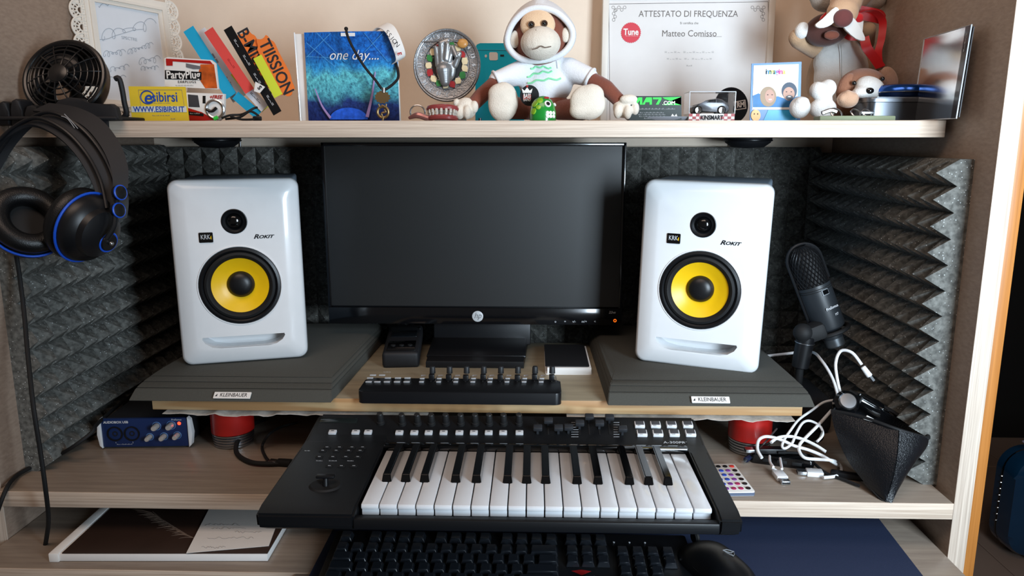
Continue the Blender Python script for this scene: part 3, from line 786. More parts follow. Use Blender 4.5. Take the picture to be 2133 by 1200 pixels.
# ================================================================ AUDIO INTERFACE
ai = thing('audio_interface', 'dark blue two channel audio interface with silver knobs at the left of the desk shelf', 'audio interface', (-0.58, 1.09, 0))
Fa = FR((-0.5815, 1.0475, 0.003), (0.997, 0.065, 0), (0, 0, 1))
M_navy = mat('navy_metal', '#182c58', 0.4, bump=0.1, bscale=1200)
G(Fa).box((0, 0.0215, -0.064), (0.124, 0.041, 0.112), bev=0.0015).build('chassis', M_blkm, ai)
hs = G(Fa).box((0, 0.0225, -0.003), (0.128, 0.045, 0.006), bev=0.001).build('front_plate', M_navy, ai)
for sx_ in (-1, 1):
    pts = [(0, 0), (0.004, 0.004), (0.0065, 0.022), (0.004, 0.043), (0, 0.047)]
    g = G(Fa); g.prism([(sx_ * (0.064 + x), y - 0.001) for x, y in pts], Matrix.Translation((0, 0, 0.0025)), 0.010, bev=0.001); g.build('end_cap', M_wht, hs)
for x in (-0.0445, -0.0195):
    j = G(Fa).lathe([(0.0115, -0.002), (0.0115, 0.0015), (0.0098, 0.0015), (0.0092, -0.001), (0, -0.001)], (x, 0.0215, 0), (0, 0, 1), 32).build('combo_jack', M_blk, hs)
    G(Fa).lathe([(0.004, -0.0008), (0.004, 0.0006), (0.0025, 0.0006), (0.0025, -0.0006)], (x, 0.0215, 0), (0, 0, 1), 20).build('jack_hole', M_rub, j)
knb = None
for x, y, r in ((0.0180, 0.0330, 1), (0.0395, 0.0340, 1.05), (0.0065, 0.0160, .85), (0.0275, 0.0165, .9), (0.0475, 0.0180, .9)):
    G(Fa).torus((x, y, 0.0005), (0, 0, 1), 0.0062 * r, 0.0006, n=28, k=6).build('knob_scale', mat('steel_blue', '#5b83b8', 0.4), hs)
    k_ = G(Fa).lathe([(0, 0), (0.0045 * r, 0), (0.0042 * r, 0.011), (0.0032 * r, 0.013), (0, 0.0131)], (x, y, 0), (0, 0, 1), 24).build('knob', mat('pale_knob', '#c9c4be', 0.35, metal=.4), hs)
led = G(Fa).lathe([(0.0026, 0), (0.002, 0.0012), (0, 0.0016)], (0.0515, 0.0365, 0), (0, 0, 1), 16).build('power_light', M_leadred, hs); lab(led, 'glowing red power light')
text('AUDIOBOX USB', Fa @ Matrix.Translation((-0.0600, 0.0395, 0.0003)), 0.0050, M_pale, hs, align='LEFT', bold=0.00012)
text('PreSonus', Fa @ Matrix.Translation((0.0480, 0.0425, 0.0003)), 0.0040, M_pale, hs)
text('=-~ ~ =-~=~-=-~=', Fa @ Matrix.Translation((-0.032, 0.0045, 0.0003)), 0.0030, M_pale, hs)
for x, s_ in ((-0.0445, '1'), (-0.0195, '2')): text(s_, Fa @ Matrix.Translation((x, 0.0072, 0.0003)), 0.0030, M_pale, hs)

# ================================================================ BOOK AND NOTE on the bottom deck
bk = thing('large_book', 'large thick book with dark feather cover and white page edges under the desk shelf', 'book', (-0.48, 0.95, ZB))
a, b_, c_, d_ = PZ(105, 1172, ZB), PZ(560, 1172, ZB), PZ(640, 1070, ZB), PZ(215, 1064, ZB)
bx = (b_ - a).normalized(); by = Vector((-bx.y, bx.x, 0)); BW, BH = (b_ - a).length, 0.255
sk_ = (d_ - a).dot(bx) * 0.0
def bp(u, v, z): return a + bx * u + by * v + Vector((0, 0, z))
Fb = FR(a, bx, by)
g = G(Fb); g.box((BW / 2, BH / 2, 0.0055), (BW - 0.004, BH - 0.004, 0.0095), bev=0.0005); pg = g.build('pages', M_paper, bk)
g = G(Fb); g.box((BW / 2 + 0.006, BH / 2 + 0.002, 0.0112), (BW - 0.016, BH - 0.002, 0.0016), bev=0.0006)
M_cov = mat('book_cover', '#352721', 0.35, var=0.35, vscale=14)
cv = lab(g.build('cover', M_cov, bk), 'dark cover with a pale feather')
g = G(Fb); g.box((0.0045, BH / 2, 0.0062), (0.013, BH, 0.0124), bev=0.0015); g.build('spine', M_whtm, bk)
rng = random.Random(3); g = G()
def fz(px, py): return PZ(px, py, ZB + 0.0122)
for k in range(30):
    t = k / 29; x = 400 - 85 * t; y = 1120 - 52 * t
    L_ = 18 + 14 * rng.random(); sg = 1 if k % 3 else -1
    a = fz(x, y); b = fz(x - L_ * 1.3, y - L_ * (.30 if sg > 0 else .02) + 2)
    g.tube([a, a.lerp(b, .5) + Vector((0, 0.002, 0)), b], [0.0006, 0.0004, 0.0001], 4, sub=2)
g.tube([fz(404, 1121), fz(360, 1100), fz(318, 1066)], 0.0008, 5)
g.build('feather_print', mat('feather', '#6d5d52', 0.6), cv)
nt0 = [PZ(388, 1153, ZB + 0.0125), PZ(560, 1138, ZB + 0.0125), PZ(574, 1100, ZB + 0.0125), PZ(556, 1092, ZB + 0.0125), PZ(600, 1055, ZB + 0.0125), PZ(440, 1052, ZB + 0.0125)]
g = G(); g.prism([(p.x, p.y) for p in nt0], FR((0, 0, ZB + 0.0132), (1, 0, 0), (0, 1, 0)), 0.0005)
nt = tag(g.build('paper_note', M_whtm), 'white paper note with faint handwriting lying on the large book', 'paper note')
g = G()
for k, (xa, xb, py) in enumerate(((440, 512, 1100), (432, 528, 1120), (420, 470, 1140), (490, 545, 1108), (428, 500, 1093))):
    pts = []
    for i in range(20):
        p = PZ(xa + (xb - xa) * i / 19, py + rng.uniform(-2.2, 2.2), ZB + 0.0136); pts.append(p)
    g.tube(pts, 0.00018, 4, sub=2)
g.build('handwriting', mat('pencil', '#8b8a8c', 0.8), nt)

# ================================================================ DESK MAT, COMPUTER KEYBOARD, MOUSE
g = G(); g.prism([(-0.275, 0.63), (0.470, 0.63), (0.497, 1.02), (-0.275, 1.02)], FR((0, 0, ZB + 0.003), (1, 0, 0), (0, 1, 0)), 0.003)
tag(g.build('desk_mat', mat('navy_mat', '#232f4c', 0.8, bump=0.3, bscale=1200, var=0.1, vscale=400)), 'dark blue cloth desk mat on the bottom deck under the mouse', 'mat')
MZ = ZB + 0.003
kbd = thing('computer_keyboard', 'black gaming computer keyboard with red logo under the MIDI keyboard', 'keyboard', (-0.03, 0.84, MZ))
Fk = FR((-0.028, 0.902, MZ + 0.018), (1, 0, 0), (0, 1, 0.10))
g = G(Fk); g.box((0, -0.078, -0.004), (0.462, 0.172, 0.012), bev=0.004); kbb = g.build('housing', M_blk, kbd)
M_cap = mat('keycap', '#1a1d22', 0.22, spec=1.0)
caps = {}
def keycap(x, y, wv):
    F = Fk @ Matrix.Translation((x, y, 0.002)); c = F.to_translation()
    if wv not in caps:
        g = G(F); bm = g.bm; W_ = 0.019 * wv - 0.0022; D_ = 0.0166
        lo = [bm.verts.new(F @ Vector(p)) for p in ((-W_ / 2, -D_ / 2, 0), (W_ / 2, -D_ / 2, 0), (W_ / 2, D_ / 2, 0), (-W_ / 2, D_ / 2, 0))]
        i = 0.0026
        hi = [bm.verts.new(F @ Vector(p)) for p in ((-W_ / 2 + i, -D_ / 2 + i * .6, 0.0075), (W_ / 2 - i, -D_ / 2 + i * .6, 0.0075), (W_ / 2 - i, D_ / 2 - i, 0.0085), (-W_ / 2 + i, D_ / 2 - i, 0.0085))]
        bm.faces.new(lo[::-1]); bm.faces.new(hi)
        for a in range(4): b = (a + 1) % 4; bm.faces.new((lo[a], lo[b], hi[b], hi[a]))
        bmesh.ops.bevel(bm, geom=list(bm.edges), offset=0.0007, segments=1, affect='EDGES')
        caps[wv] = g.build('keycap', M_cap, kbb, origin=c)
    else: dup(caps[wv], c)
xk = -0.222; row = 0.0
def rowk(y, ws, x=xk):
    for wv in ws:
        if wv < 0: x += -wv * 0.019; continue
        keycap(x + wv * 0.0095, y, wv); x += wv * 0.019
rowk(-0.012, [1, -1, 1, 1, 1, 1, -.5, 1, 1, 1, 1, -.5, 1, 1, 1, 1, -.35, 1, 1, 1])
rowk(-0.036, [1] * 13 + [2, -.35, 1, 1, 1, -.35, 1, 1, 1, 1])
rowk(-0.055, [1.5] + [1] * 12 + [1.5, -.35, 1, 1, 1, -.35, 1, 1, 1, 1])
rowk(-0.074, [1.75] + [1] * 11 + [2.25, -3.7, 1, 1, 1])
rowk(-0.093, [1.25] + [1] * 11 + [2.75, -1.35, 1, -1.35, 1, 1, 1, 1])
rowk(-0.112, [1.25, 1.25, 1.25, 6.25, 1.25, 1.25, 1.25, 1.25, -.35, 1, 1, 1, -.35, 2, 1])
M_rl = mat('red_logo', '#a01416', 0.5)
G(Fk @ Matrix.Translation((0.0895, -0.074, 0.0022))).prism([(-0.012, 0.004), (0, 0.0065), (0.012, 0.004), (0.007, 0.001), (0, -0.004), (-0.007, 0.001)], Matrix.Identity(4), 0.0006).build('red_emblem', M_rl, kbb)
for px in (1307, 1333, 1362):
    pass
for k in range(3):
    G(Fk @ Matrix.Translation((0.135 + 0.02 * k, -0.012, 0.002))).cyl((0, 0, 0), (0, 0, 0.0006), 0.0012, n=12).build('status_light', M_pale, kbb)
ms = thing('computer_mouse', 'black ergonomic gaming mouse with grey emblem on the dark blue mat', 'mouse', (0.226, 0.845, MZ))
Fm = FR((0.224, 0.846, MZ), (0.93, 0.36, 0), (-0.36, 0.93, 0))
g = G(Fm); bm = g.bm; NR, NS = 18, 20; rings = []
for i in range(NR + 1):
    t = i / NR; y = -0.062 + 0.124 * t
    wx = 0.034 * (max(0.0, 1 - abs(2 * t - 0.92) ** 3.2)) ** 0.5 * (1 + 0.06 * cos(t * 9)) + 0.001
    hz = 0.040 * (max(0.0, 1 - abs(1.75 * t - 0.62) ** 2.4)) ** 0.5 if t < 0.92 else 0.006
    hz = max(hz, 0.012)
    rings.append([bm.verts.new(Fm @ Vector((wx * cos(a_) * (1 + 0.05 * sin(a_)), y, 0.001 + hz * max(0, sin(a_)) ** 0.8))) for a_ in [pi * k / NS for k in range(NS + 1)]])
for r0_, r1_ in zip(rings, rings[1:]):
    for k in range(NS): bm.faces.new((r0_[k], r0_[k + 1], r1_[k + 1], r1_[k]))
for r_ in (rings[0], rings[-1]): bm.faces.new(r_)
bm.faces.new([r_[0] for r_ in rings] + [r_[-1] for r_ in rings[::-1]])
mb = g.build('shell', M_blk, ms)
G(Fm).cyl((-0.003, 0.040, 0.0315), (0.003, 0.040, 0.0315), 0.0085, n=24, bev=0.002).build('scroll_wheel', M_rub, mb)
g = G(); e = [P(1520, 1160, 0)] if False else None
mp = [(-0.010, 0.004), (0, 0.008), (0.011, 0.004), (0.006, -0.004), (0.0, -0.010), (-0.006, -0.004)]
g = G(Fm @ Matrix.Translation((0.010, -0.018, 0.0408)) @ Euler((0.05, 0.30, 0)).to_matrix().to_4x4())
g.tube([(x * .8, y * .8, 0) for x, y in mp], 0.0005, 5, closed=True, sub=0); g.tube([(-0.008, 0.003, 0), (0, -0.001, 0), (0.009, 0.003, 0)], 0.0005, 5, sub=0); g.tube([(0, -0.001, 0), (0, -0.008, 0)], 0.0005, 5, sub=0)
g.build('emblem', mat('grey_mark', '#8d9094', 0.5), mb)
G(Fm).tube([(-0.0255, 0.03, 0.018), (-0.029, 0.0, 0.02), (-0.0265, -0.03, 0.018)], 0.0030, 6).build('side_button', M_rub, mb)
# ================================================================ HEADPHONE HOOKS, HEADPHONES
def px_path(pts): return [P(*p) for p in pts]
M_pad2 = mat('ear_leather', '#0e0f11', 0.38, bump=0.3, bscale=700)
hk = thing('headphone_hook', 'black ribbed four fingered hook clipped on the left end of the upper shelf', 'hook', (-0.66, 1.03, 0.470), 'black hooks on the upper shelf')
for k, (xa, xb, yt) in enumerate(((-22, 2, 232), (2, 29, 211), (28, 57, 206), (56, 92, 219))):
    a, b = P(xa, 262, 1.005), P(xb, 262, 1.005); t = P(xa, yt, 1.005).z
    wd = (b.x - a.x)
    G().prism([(0, 0), (wd - 0.001, 0), (wd - 0.002, (t - a.z) * 0.55), (wd * 0.78, (t - a.z) * 0.93), (wd * 0.5, t - a.z), (wd * 0.22, (t - a.z) * 0.93), (0.001, (t - a.z) * 0.6)], FR((a.x, 1.0, a.z), (1, 0, 0), (0, 0, 1)), 0.030, bev=0.003).build('finger', M_blkm, hk)
G().box((P(40, 260, 1.01).x - 0.012, 1.020, 0.4860), (0.10, 0.05, 0.005), bev=0.002).build('clamp_plate', M_blkm, hk)
h2 = thing('headphone_hook', 'black broad plate hook hanging over the upper shelf beside the desk fan', 'hook', (-0.56, 1.03, 0.44), 'black hooks on the upper shelf')
a = P(175, 250, 1.003)
G().prism([(x * S(1.0), y * S(1.0)) for x, y in ((-75, 2), (-70, 22), (-52, 41), (-28, 47), (-2, 44), (10, 32), (60, 33), (70, 26), (74, 1), (44, 0), (43, -36), (46, -60), (40, -92), (28, -104), (0, -106), (-16, -96), (-20, -70), (-30, -30))], FR((a.x, 1.004, a.z), (1, 0, 0), (0, 0, 1)), 0.009, bev=0.002).build('plate', M_blkm, h2)
G().box((a.x, 1.05, SHZ + 0.003), (0.09, 0.10, 0.005), bev=0.002).build('clamp_plate', M_blkm, h2)

hp = thing('headphones', 'black over ear headphones with blue trim hanging from the upper shelf', 'headphones', (-0.60, 0.93, 0.30))
def ellring(c, ax, mj, R, r, sy, name, m, par, n=44):
    ax = Vector(ax).normalized(); mj = Vector(mj); mj = (mj - ax * mj.dot(ax)).normalized(); mn = ax.cross(mj)
    return G().tube([Vector(c) + mj * (R * cos(2 * pi * i / n)) + mn * (R * sy * sin(2 * pi * i / n)) for i in range(n)], r, 12, True, sub=0).build(name, m, par)
def discs(c, ax, prof, name, m, par, mj=(0, 0, 1), sx=1.0):
    ax = Vector(ax).normalized(); mj = Vector(mj); mj = (mj - ax * mj.dot(ax)).normalized()
    M = FR(c, mj, ax.cross(mj))
    return G(M).lathe(prof, (0, 0, 0), (0, 0, 1), 40, sx=1, sy=sx).build(name, m, par)
# left ear cup, its cushion turned to the viewer
HY = 0.93
cL = P(58, 462, HY); aL = Vector((0.62, -0.62, 0.48)).normalized(); mL = Vector((0.50, 0.1, -0.75))
cup = discs(cL - aL * 0.012, aL, [(0, -0.030), (0.026, -0.028), (0.040, -0.014), (0.0455, 0.0), (0.045, 0.004), (0, 0.004)], 'ear_cup', M_blk, hp, mL, 0.95)
ellring(cL - aL * 0.004, aL, mL, 0.0465, 0.0016, 0.95, 'trim_ring', M_blue, cup)
ellring(cL + aL * 0.006, aL, mL, 0.0335, 0.0125, 0.92, 'ear_cushion', M_pad2, cup)
discs(cL, aL, [(0, 0.0), (0.026, 0.0)], 'driver_cloth', M_rub, cup, mL, 0.92)
# right ear cup seen from its outer side
cR = P(172, 470, HY); aR = Vector((0.90, -0.30, -0.32)).normalized(); mR = Vector((0.30, 0.0, 0.85))
cup2 = discs(cR + aR * 0.004, aR, [(0, -0.002), (0.044, -0.002), (0.045, 0.004), (0.041, 0.014), (0.032, 0.020), (0.030, 0.028), (0.018, 0.033), (0, 0.034)], 'ear_cup', M_blk, hp, mR, 0.95)
ellring(cR + aR * 0.006, aR, mR, 0.0458, 0.0017, 0.95, 'trim_ring', M_blue, cup2)
ellring(cR - aR * 0.008, aR, mR, 0.0345, 0.0130, 0.92, 'ear_cushion', M_pad2, cup2)
q = P(212, 498, HY) + aR * 0.010
pv = discs(q, aR, [(0, -0.012), (0.011, -0.012), (0.0125, 0.0), (0.0105, 0.004), (0, 0.004)], 'pivot_cap', M_blk, cup2, mR, 1)
ellring(q + aR * 0.001, aR, mR, 0.0125, 0.0013, 1, 'trim_ring', M_blue, pv)
G().ball(q + aR * 0.006, 0.003).build('screw', M_steel, pv)
for px, py in ((251, 401), (248, 438)):
    c = P(px, py, HY - 0.01)
    G().lathe([(0, -0.006), (0.0085, -0.006), (0.0085, 0.001), (0.006, 0.002), (0, 0.002)], c, (1, -0.35, 0.1), 28).build('slider_cap', M_blk, hp)
    G().torus(c, (1, -0.35, 0.1), 0.0085, 0.0013, n=28, k=6).build('trim_ring', M_blue, hp)
def ribbon(pts, w0, th, up, name, m, par):
    """flat band along pts, width along up"""
    n = len(pts); P2, R2 = spline([Vector(p) for p in pts], [w0] * n, 8, False)
    g = G(); rows = []
    for i, p in enumerate(P2):
        u = Vector(up).normalized() if not callable(up) else up(i / (len(P2) - 1))
        rows.append([p - u * w0 / 2, p + u * w0 / 2])
    g.sheet(rows, th); return g.build(name, m, par)
wd = Vector((0.62, 0.60, 0.45))
hbp = [P(235, 470, .935), P(238, 430, .94), P(225, 372, .95), P(195, 315, .955), P(150, 268, .96), P(95, 244, .965), P(48, 262, .965), P(5, 305, .96), P(-35, 370, .95)]
ribbon(hbp, 0.040, 0.004, wd, 'inner_headband', M_blkm, hp)
for off, r in ((0.0, 0.0024), (0.016, 0.0024)):
    G().tube([p + wd.normalized() * (off - 0.014) + Vector((0.006, -0.004, 0.005)) for p in hbp[1:]], r, 8, sub=6).build('headband_rod', M_blk, hp)
ob = [P(250, 400, .94), P(250, 355, .95), P(232, 305, .96), P(195, 258, .97), P(145, 232, .975), P(85, 222, .98)]
ribbon(ob, 0.022, 0.003, wd, 'outer_headband', M_blkm, hp)
G().tube([P(240, 438, .92), P(238, 470, .915), P(222, 498, .91)], 0.0035, 8).build('yoke', M_blk, hp)
G().tube([P(245, 405, .925), P(243, 440, .92)], 0.0030, 8).build('yoke', M_blk, hp)
g = G(); fr = [P(128, 242, .94), P(141, 252, .938), P(155, 263, .936)]
for k in range(2): g.tube([p + Vector((0.004 * k, 0, 0.003 * sin(i * 2 + k))) for i, p in enumerate(fr)], 0.0005, 5)
g.build('grey_mark', mat('grey_mark2', '#9a9c9f', 0.5), hp)
tag(G().tube([P(33, 528, .95), P(40, 570, .945), P(50, 650, .93), P(58, 740, .90), P(70, 850, .868), P(84, 940, .865), P(95, 1020, .865), P(101, 1080, .88), P(97, 1120, .895), P(91, 1152, .91)], 0.0028, 10).build('headphone_cable', M_rub), 'black cable hanging straight down from the headphones in front of the desk shelf', 'cable')
tag(G().tube([P(290, 815, 1.25), P(253, 839, 1.15), P(203, 883, 1.025), P(190, 902, 1.0), P(150, 932, .985), PZ(120, 949, .008), PZ(89, 962, .0055), PZ(60, 976, .005), PZ(36, 990, .005), PZ(18, 1010, .006), P(4, 1040, .895), P(-8, 1075, .893)], 0.0028, 10).build('interface_cable', M_rub), 'black cable curving from behind the audio interface over the left end of the desk shelf', 'cable')
# thick black leads between the left can and the MIDI keyboard
tag(G().tube([P(555, 872, 1.15), P(525, 885, 1.10), P(500, 910, 1.06), PZ(492, 942, .005), PZ(520, 962, .005), PZ(560, 966, .005), PZ(610, 962, .006)], 0.0034, 10).build('signal_cable', M_rub), 'thick black cable looping on the desk shelf beside the left red can', 'cable')
uc = thing('usb_cable', 'thin black usb cable with silver plug running into the MIDI keyboard', 'cable', PZ(570, 950, 0))
G().tube([P(620, 880, 1.10), P(585, 890, 1.08), P(560, 905, 1.05), PZ(546, 930, .005), PZ(552, 950, .005), PZ(560, 960, .006)], 0.0022, 8).build('lead', M_rub, uc)
c = PZ(569, 962, 0.006); G().box(c, (0.012, 0.010, 0.005), bev=0.0006, rot=(0, 0, -0.2)).build('plug', M_steel, uc)
G().box(PZ(592, 963, 0.006), (0.022, 0.011, 0.008), bev=0.002, rot=(0, 0, -0.1)).build('plug_housing', M_rub, uc)

# ================================================================ MICROPHONE
mi = thing('microphone', 'black large diaphragm condenser microphone leaning between right speaker and foam', 'microphone', P(1700, 760, 1.13))
m0, m1 = P(1735, 703, 1.135), P(1664, 512, 1.15)
ax = (m1 - m0).normalized(); side = Vector((0, -1, 0)); side = (side - ax * side.dot(ax)).normalized()
Fmi = FR(m0, ax.cross(side) * -1, ax)        # x: across, y: along, z: to viewer
if Fmi.to_3x3().col[2].y > 0: Fmi = FR(m0, ax.cross(side), ax)
Lm = (m1 - m0).length; R_ = 0.0245
M_mic = mat('mic_body', '#24282c', 0.42, bump=0.05, bscale=2000)
def mt(t): return m0 + ax * (Lm * t)
bd = G().lathe([(0, 0.0), (0.0150, 0.0), (0.0165, 0.012), (R_ - 0.001, 0.018), (R_, 0.022), (R_, Lm * 0.58), (0, Lm * 0.58)], m0, ax, 44).build('body', M_mic, mi)
G().lathe([(0.0, -0.014), (0.013, -0.014), (0.0145, -0.012), (0.0145, 0.001), (0, 0.001)], m0, ax, 32).build('connector_cap', mat('grey_metal', '#5d6164', 0.4, metal=.7), bd)
for t in (0.525, 0.545): G().torus(mt(t), ax, R_ + 0.0001, 0.0006, n=48, k=6).build('groove_ring', M_rub, bd)
# grille: mesh head as lathe of wires, flattened dome
def rad(t): return R_ * (0.97 if t < 0.82 else 0.97 * math.sqrt(max(0.0, 1 - ((t - 0.82) / 0.185) ** 2)))
G().lathe([(rad(0.58 + 0.42 * k / 16) * 0.93, Lm * (0.58 + 0.42 * k / 16)) for k in range(16)] + [(0, Lm * 0.995)], m0, ax, 36).build('inner_mesh', M_rub, mi)
g = G(); xdir = ax.orthogonal().normalized(); ydir = ax.cross(xdir)
for k in range(26):
    pts = []; 
    for sgn in (1,):
        for j in range(13):
            t = 0.585 + 0.405 * j / 12; a = 2 * pi * k / 26 + (t - .58) * 3.2
            pts.append(mt(t) + (xdir * cos(a) + ydir * sin(a)) * (rad(t) + 0.0002))
    g.tube(pts, 0.00055, 4, sub=0)
    pts = [mt(0.585 + 0.405 * j / 12) + (xdir * cos(2 * pi * k / 26 - (0.405 * j / 12) * 3.2) + ydir * sin(2 * pi * k / 26 - (0.405 * j / 12) * 3.2)) * (rad(0.585 + 0.405 * j / 12) + 0.0002) for j in range(13)]
    g.tube(pts, 0.00055, 4, sub=0)
g.build('grille', mat('grille_black', '#1b1c1f', 0.4, metal=.5), mi)
fx = Fmi.to_3x3() @ Vector((1, 0, 0)); s_ = 1
arch = []
for k in range(25):
    a = pi * k / 24
    if k < 1 or k > 23: pass
    t = 0.84 + 0.17 * sin(a); arch.append(mt(t) - fx * (R_ + 0.0012) * cos(a))
arch = [mt(0.10) - fx * (R_ + 0.001)] + arch + [mt(0.60) + fx * (R_ + 0.001)]
G().tube(arch, 0.0026, 8, sub=0).build('grille_frame', M_blk, mi)
z = Fmi.to_3x3() @ Vector((0, 0, 1))
def mF(x, t, h=0.0003):
    a = x / R_; return FR(mt(t) + (fx * sin(a) + z * cos(a)) * (R_ + h), fx * cos(a) - z * sin(a), ax)
bg = G(mF(0.006, 0.50, 0.0006)).prism(rrect(-0.0055, -0.0045, 0.0055, 0.0045, 0.0008), Matrix.Identity(4), 0.0012).build('badge', M_steel, bd)
G(mF(0.0065, 0.50, 0.0010)).prism(rrect(-0.0042, -0.0035, 0.0045, 0.0035, 0.0008), Matrix.Identity(4), 0.0006).build('badge_field', M_blkg, bg)
text('PreSonus', mF(0.008, 0.33), 0.0058, M_pale, bd, sx=1.0, bold=0.0001)
text('M7', mF(0.012, 0.25), 0.0052, M_pale, bd)
# clip and stand adapter
G().torus(mt(0.075), ax, R_ + 0.002, 0.0035, n=40).build('clip_ring', M_rub, mi)
k0 = P(1681, 690, 1.115); k1 = P(1666, 765, 1.115)
G().box(P(1690, 693, 1.12), (0.040, 0.030, 0.026), rot=(0, -0.4, 0), bev=0.007).build('clip_joint', M_rub, mi)
G().ball(P(1672, 693, 1.11), 0.014).build('joint_knob', M_rub, mi)
dr = (k1 - k0).normalized()
G().cyl(k0 + dr * 0.008, k1, 0.0135, 0.0125, n=28, bev=0.001).build('thread_adapter', M_blk, mi)
G().torus(k0 + dr * 0.018, dr, 0.0138, 0.0010, n=32, k=6).build('adapter_ring', M_steel, mi)
# mic stand leg going down to the shelf behind the pad
G().cyl(k1, (k1.x + 0.005, k1.y + 0.02, 0.006), 0.006, n=16).build('stand_rod', M_rub, mi)
G().cyl((k1.x + 0.005, k1.y + 0.02, 0.0), (k1.x + 0.005, k1.y + 0.02, 0.008), 0.045, 0.030, n=32).build('stand_foot', M_rub, mi)

# ================================================================ LEATHER POUCH with things in it
pu = thing('pouch', 'black pebbled faux leather pencil pouch leaning against the right foam', 'pouch', (0.46, 1.0, 0))
M_lea = mat('pebbled_leather', '#101216', 0.27, bump=0.7, bscale=620, spec=.6)
tipp = PZ(1845, 1044, 0.001)
Lt, Rt = P(1732, 855, 1.00), P(1932, 913, .945)          # mouth, front edge
Lb, Rb = P(1770, 815, 1.06), P(1926, 903, .965)
bl = PZ(1748, 990, 0.004)
def quadsurf(a, b, c, d, n, m, bulge, dirn):
    return [[a.lerp(b, i / n).lerp(d.lerp(c, i / n), j / m) + dirn * bulge * sin(pi * i / n) * sin(pi * j / m) for i in range(n + 1)] for j in range(m + 1)]
M1 = P(1872, 895, 0.935)
def along(pts, n):
    out, _ = spline([Vector(p) for p in pts], [1] * len(pts), 4, False)
    return [out[round(k * (len(out) - 1) / n)] for k in range(n + 1)]
le = along([Lt, P(1741, 896, .985), P(1765, 954, .965), P(1804, 1006, .935), tipp], 12)
me_ = along([M1, P(1868, 950, .918), P(1858, 1000, .909), tipp], 12)
re_ = along([Rt, P(1926, 934, .943), P(1886, 986, .928), tipp + Vector((.001, .001, 0))], 12)
g = G()
g.sheet([[a.lerp(b, i / 8) + Vector((0, -0.006, 0.001)) * sin(pi * i / 8) * sin(pi * min(k + .3, 12) / 12.3) for i in range(9)] for k, (a, b) in enumerate(zip(le, me_))], 0.0015)
g.sheet([[a.lerp(b, i / 6) + Vector((0.004, -0.003, 0)) * sin(pi * i / 6) for i in range(7)] for a, b in zip(me_, re_)], 0.0015)
pf = g.build('front_panel', M_lea, pu)
g = G(); g.sheet(quadsurf(Lb, Rb, PZ(1915, 960, .01), PZ(1790, 960, .01), 10, 8, 0.003, Vector((0, 1, 0))), 0.0015)
g.sheet([[a, Lb.lerp(PZ(1790, 960, .01), k / 12)] for k, a in enumerate(le)], 0.0015)
g.build('back_panel', M_lea, pu)
G().tube([Lt, P(1795, 868, .968), M1, Rt], 0.0022, 8, sub=4).build('zip_edge', M_rub, pu)
G().tube([Lb, P(1850, 852, 1.02), Rb, Rt], 0.0028, 8, sub=4).build('zip_edge', M_rub, pu)
g = G(); g.tube([p + Vector((0, -0.0015, -0.007)) for p in (Lt, P(1795, 868, .968), M1)], 0.0006, 5, sub=4); g.build('stitching', mat('stitch', '#2a2b30', 0.5), pf)
G().tube(le[::3] + [re_[9], re_[6], re_[3], re_[0]], 0.0012, 6).build('piping', M_rub, pu)
# contents
lt = thing('clip_lamp', 'small black lamp head with silver cap sticking out of the leather pouch', 'lamp', P(1765, 850, 1.02))
c = P(1764, 838, 1.01); G().lathe([(0.010, -0.016), (0.0165, -0.012), (0.0170, 0.0), (0.0125, 0.003)], c, (-0.1, -0.75, 0.55), 32).build('lamp_head', M_blkg, lt)
G().lathe([(0.0125, 0.001), (0.0120, 0.006), (0.0105, 0.0075), (0, 0.008)], c, (-0.1, -0.75, 0.55), 32).build('silver_cap', M_steel, lt)
gl = thing('spectacle_case', 'glossy black object with curved sides sticking up inside the leather pouch', 'case', P(1840, 880, 1.03))
g = G(); g.tube([P(1788, 832, 1.03), P(1820, 850, 1.03), P(1858, 872, 1.03), P(1890, 900, 1.03)], [0.010, 0.013, 0.012, 0.008], 12, sub=4); g.build('shell', M_blkg, gl)
G().tube([P(1792, 822, 1.02), P(1830, 846, 1.018), P(1868, 872, 1.018)], 0.0016, 6).build('rim', M_chrome, gl)
tag(G().box(P(1815, 878, 1.0), (0.022, 0.002, 0.010), rot=(0.3, 0.5, 0), bev=0.0006).build('paper_slip', M_paper), 'tiny white paper slip showing in the leather pouch mouth', 'paper')

# ================================================================ WHITE AND BLACK CABLES, PLUGS, REMOTE
def plug(F, par, m, w=0.0155, l=0.022, h=0.0075, name='plug_housing'):
    """usb plug along local +y"""
    if F.col[2][2] < 0: F = F @ Matrix.Diagonal((-1, 1, -1, 1))
    hs = G(F).box((0, 0, h / 2), (w, l, h), bev=0.0015).build(name, m, par)
    g = G(F); g.box((0, l / 2 + 0.006, h / 2), (0.012, 0.012, 0.0045), bev=0.0003); p = g.build('metal_plug', M_steel, par)
    g = G(F); g.box((0, l / 2 + 0.0121, h / 2 - .0005), (0.0105, 0.0004, 0.0022)); g.build('plug_mouth', M_rub, p)
w1 = thing('usb_cable', 'white usb cable looping over the black hub to a white plug', 'cable', PZ(1690, 960, 0))
def Wp(px, py): return P(px, py, 1.06 - 0.10 * (py - 830) / 130) if py < 962 else PZ(px, py, 0.004)
def Wt(pts, r=0.0022): return G().tube([Wp(*p) for p in pts], r, 8, sub=5)
Wt([(1732, 855), (1705, 885), (1680, 910), (1666, 926), (1665, 940), (1677, 954), (1705, 957), (1732, 959), (1746, 965), (1753, 978), (1743, 991), (1715, 995)]).build('lead', M_wht, w1)
q = PZ(1696, 990, 0.0)
plug(FR(q, (-0.15, -1, 0), (-1, 0.25, 0)), w1, M_wht)
w2 = thing('usb_cable', 'white cable arching up out of the pouch with its plug in the air', 'cable', P(1750, 820, 1.03))
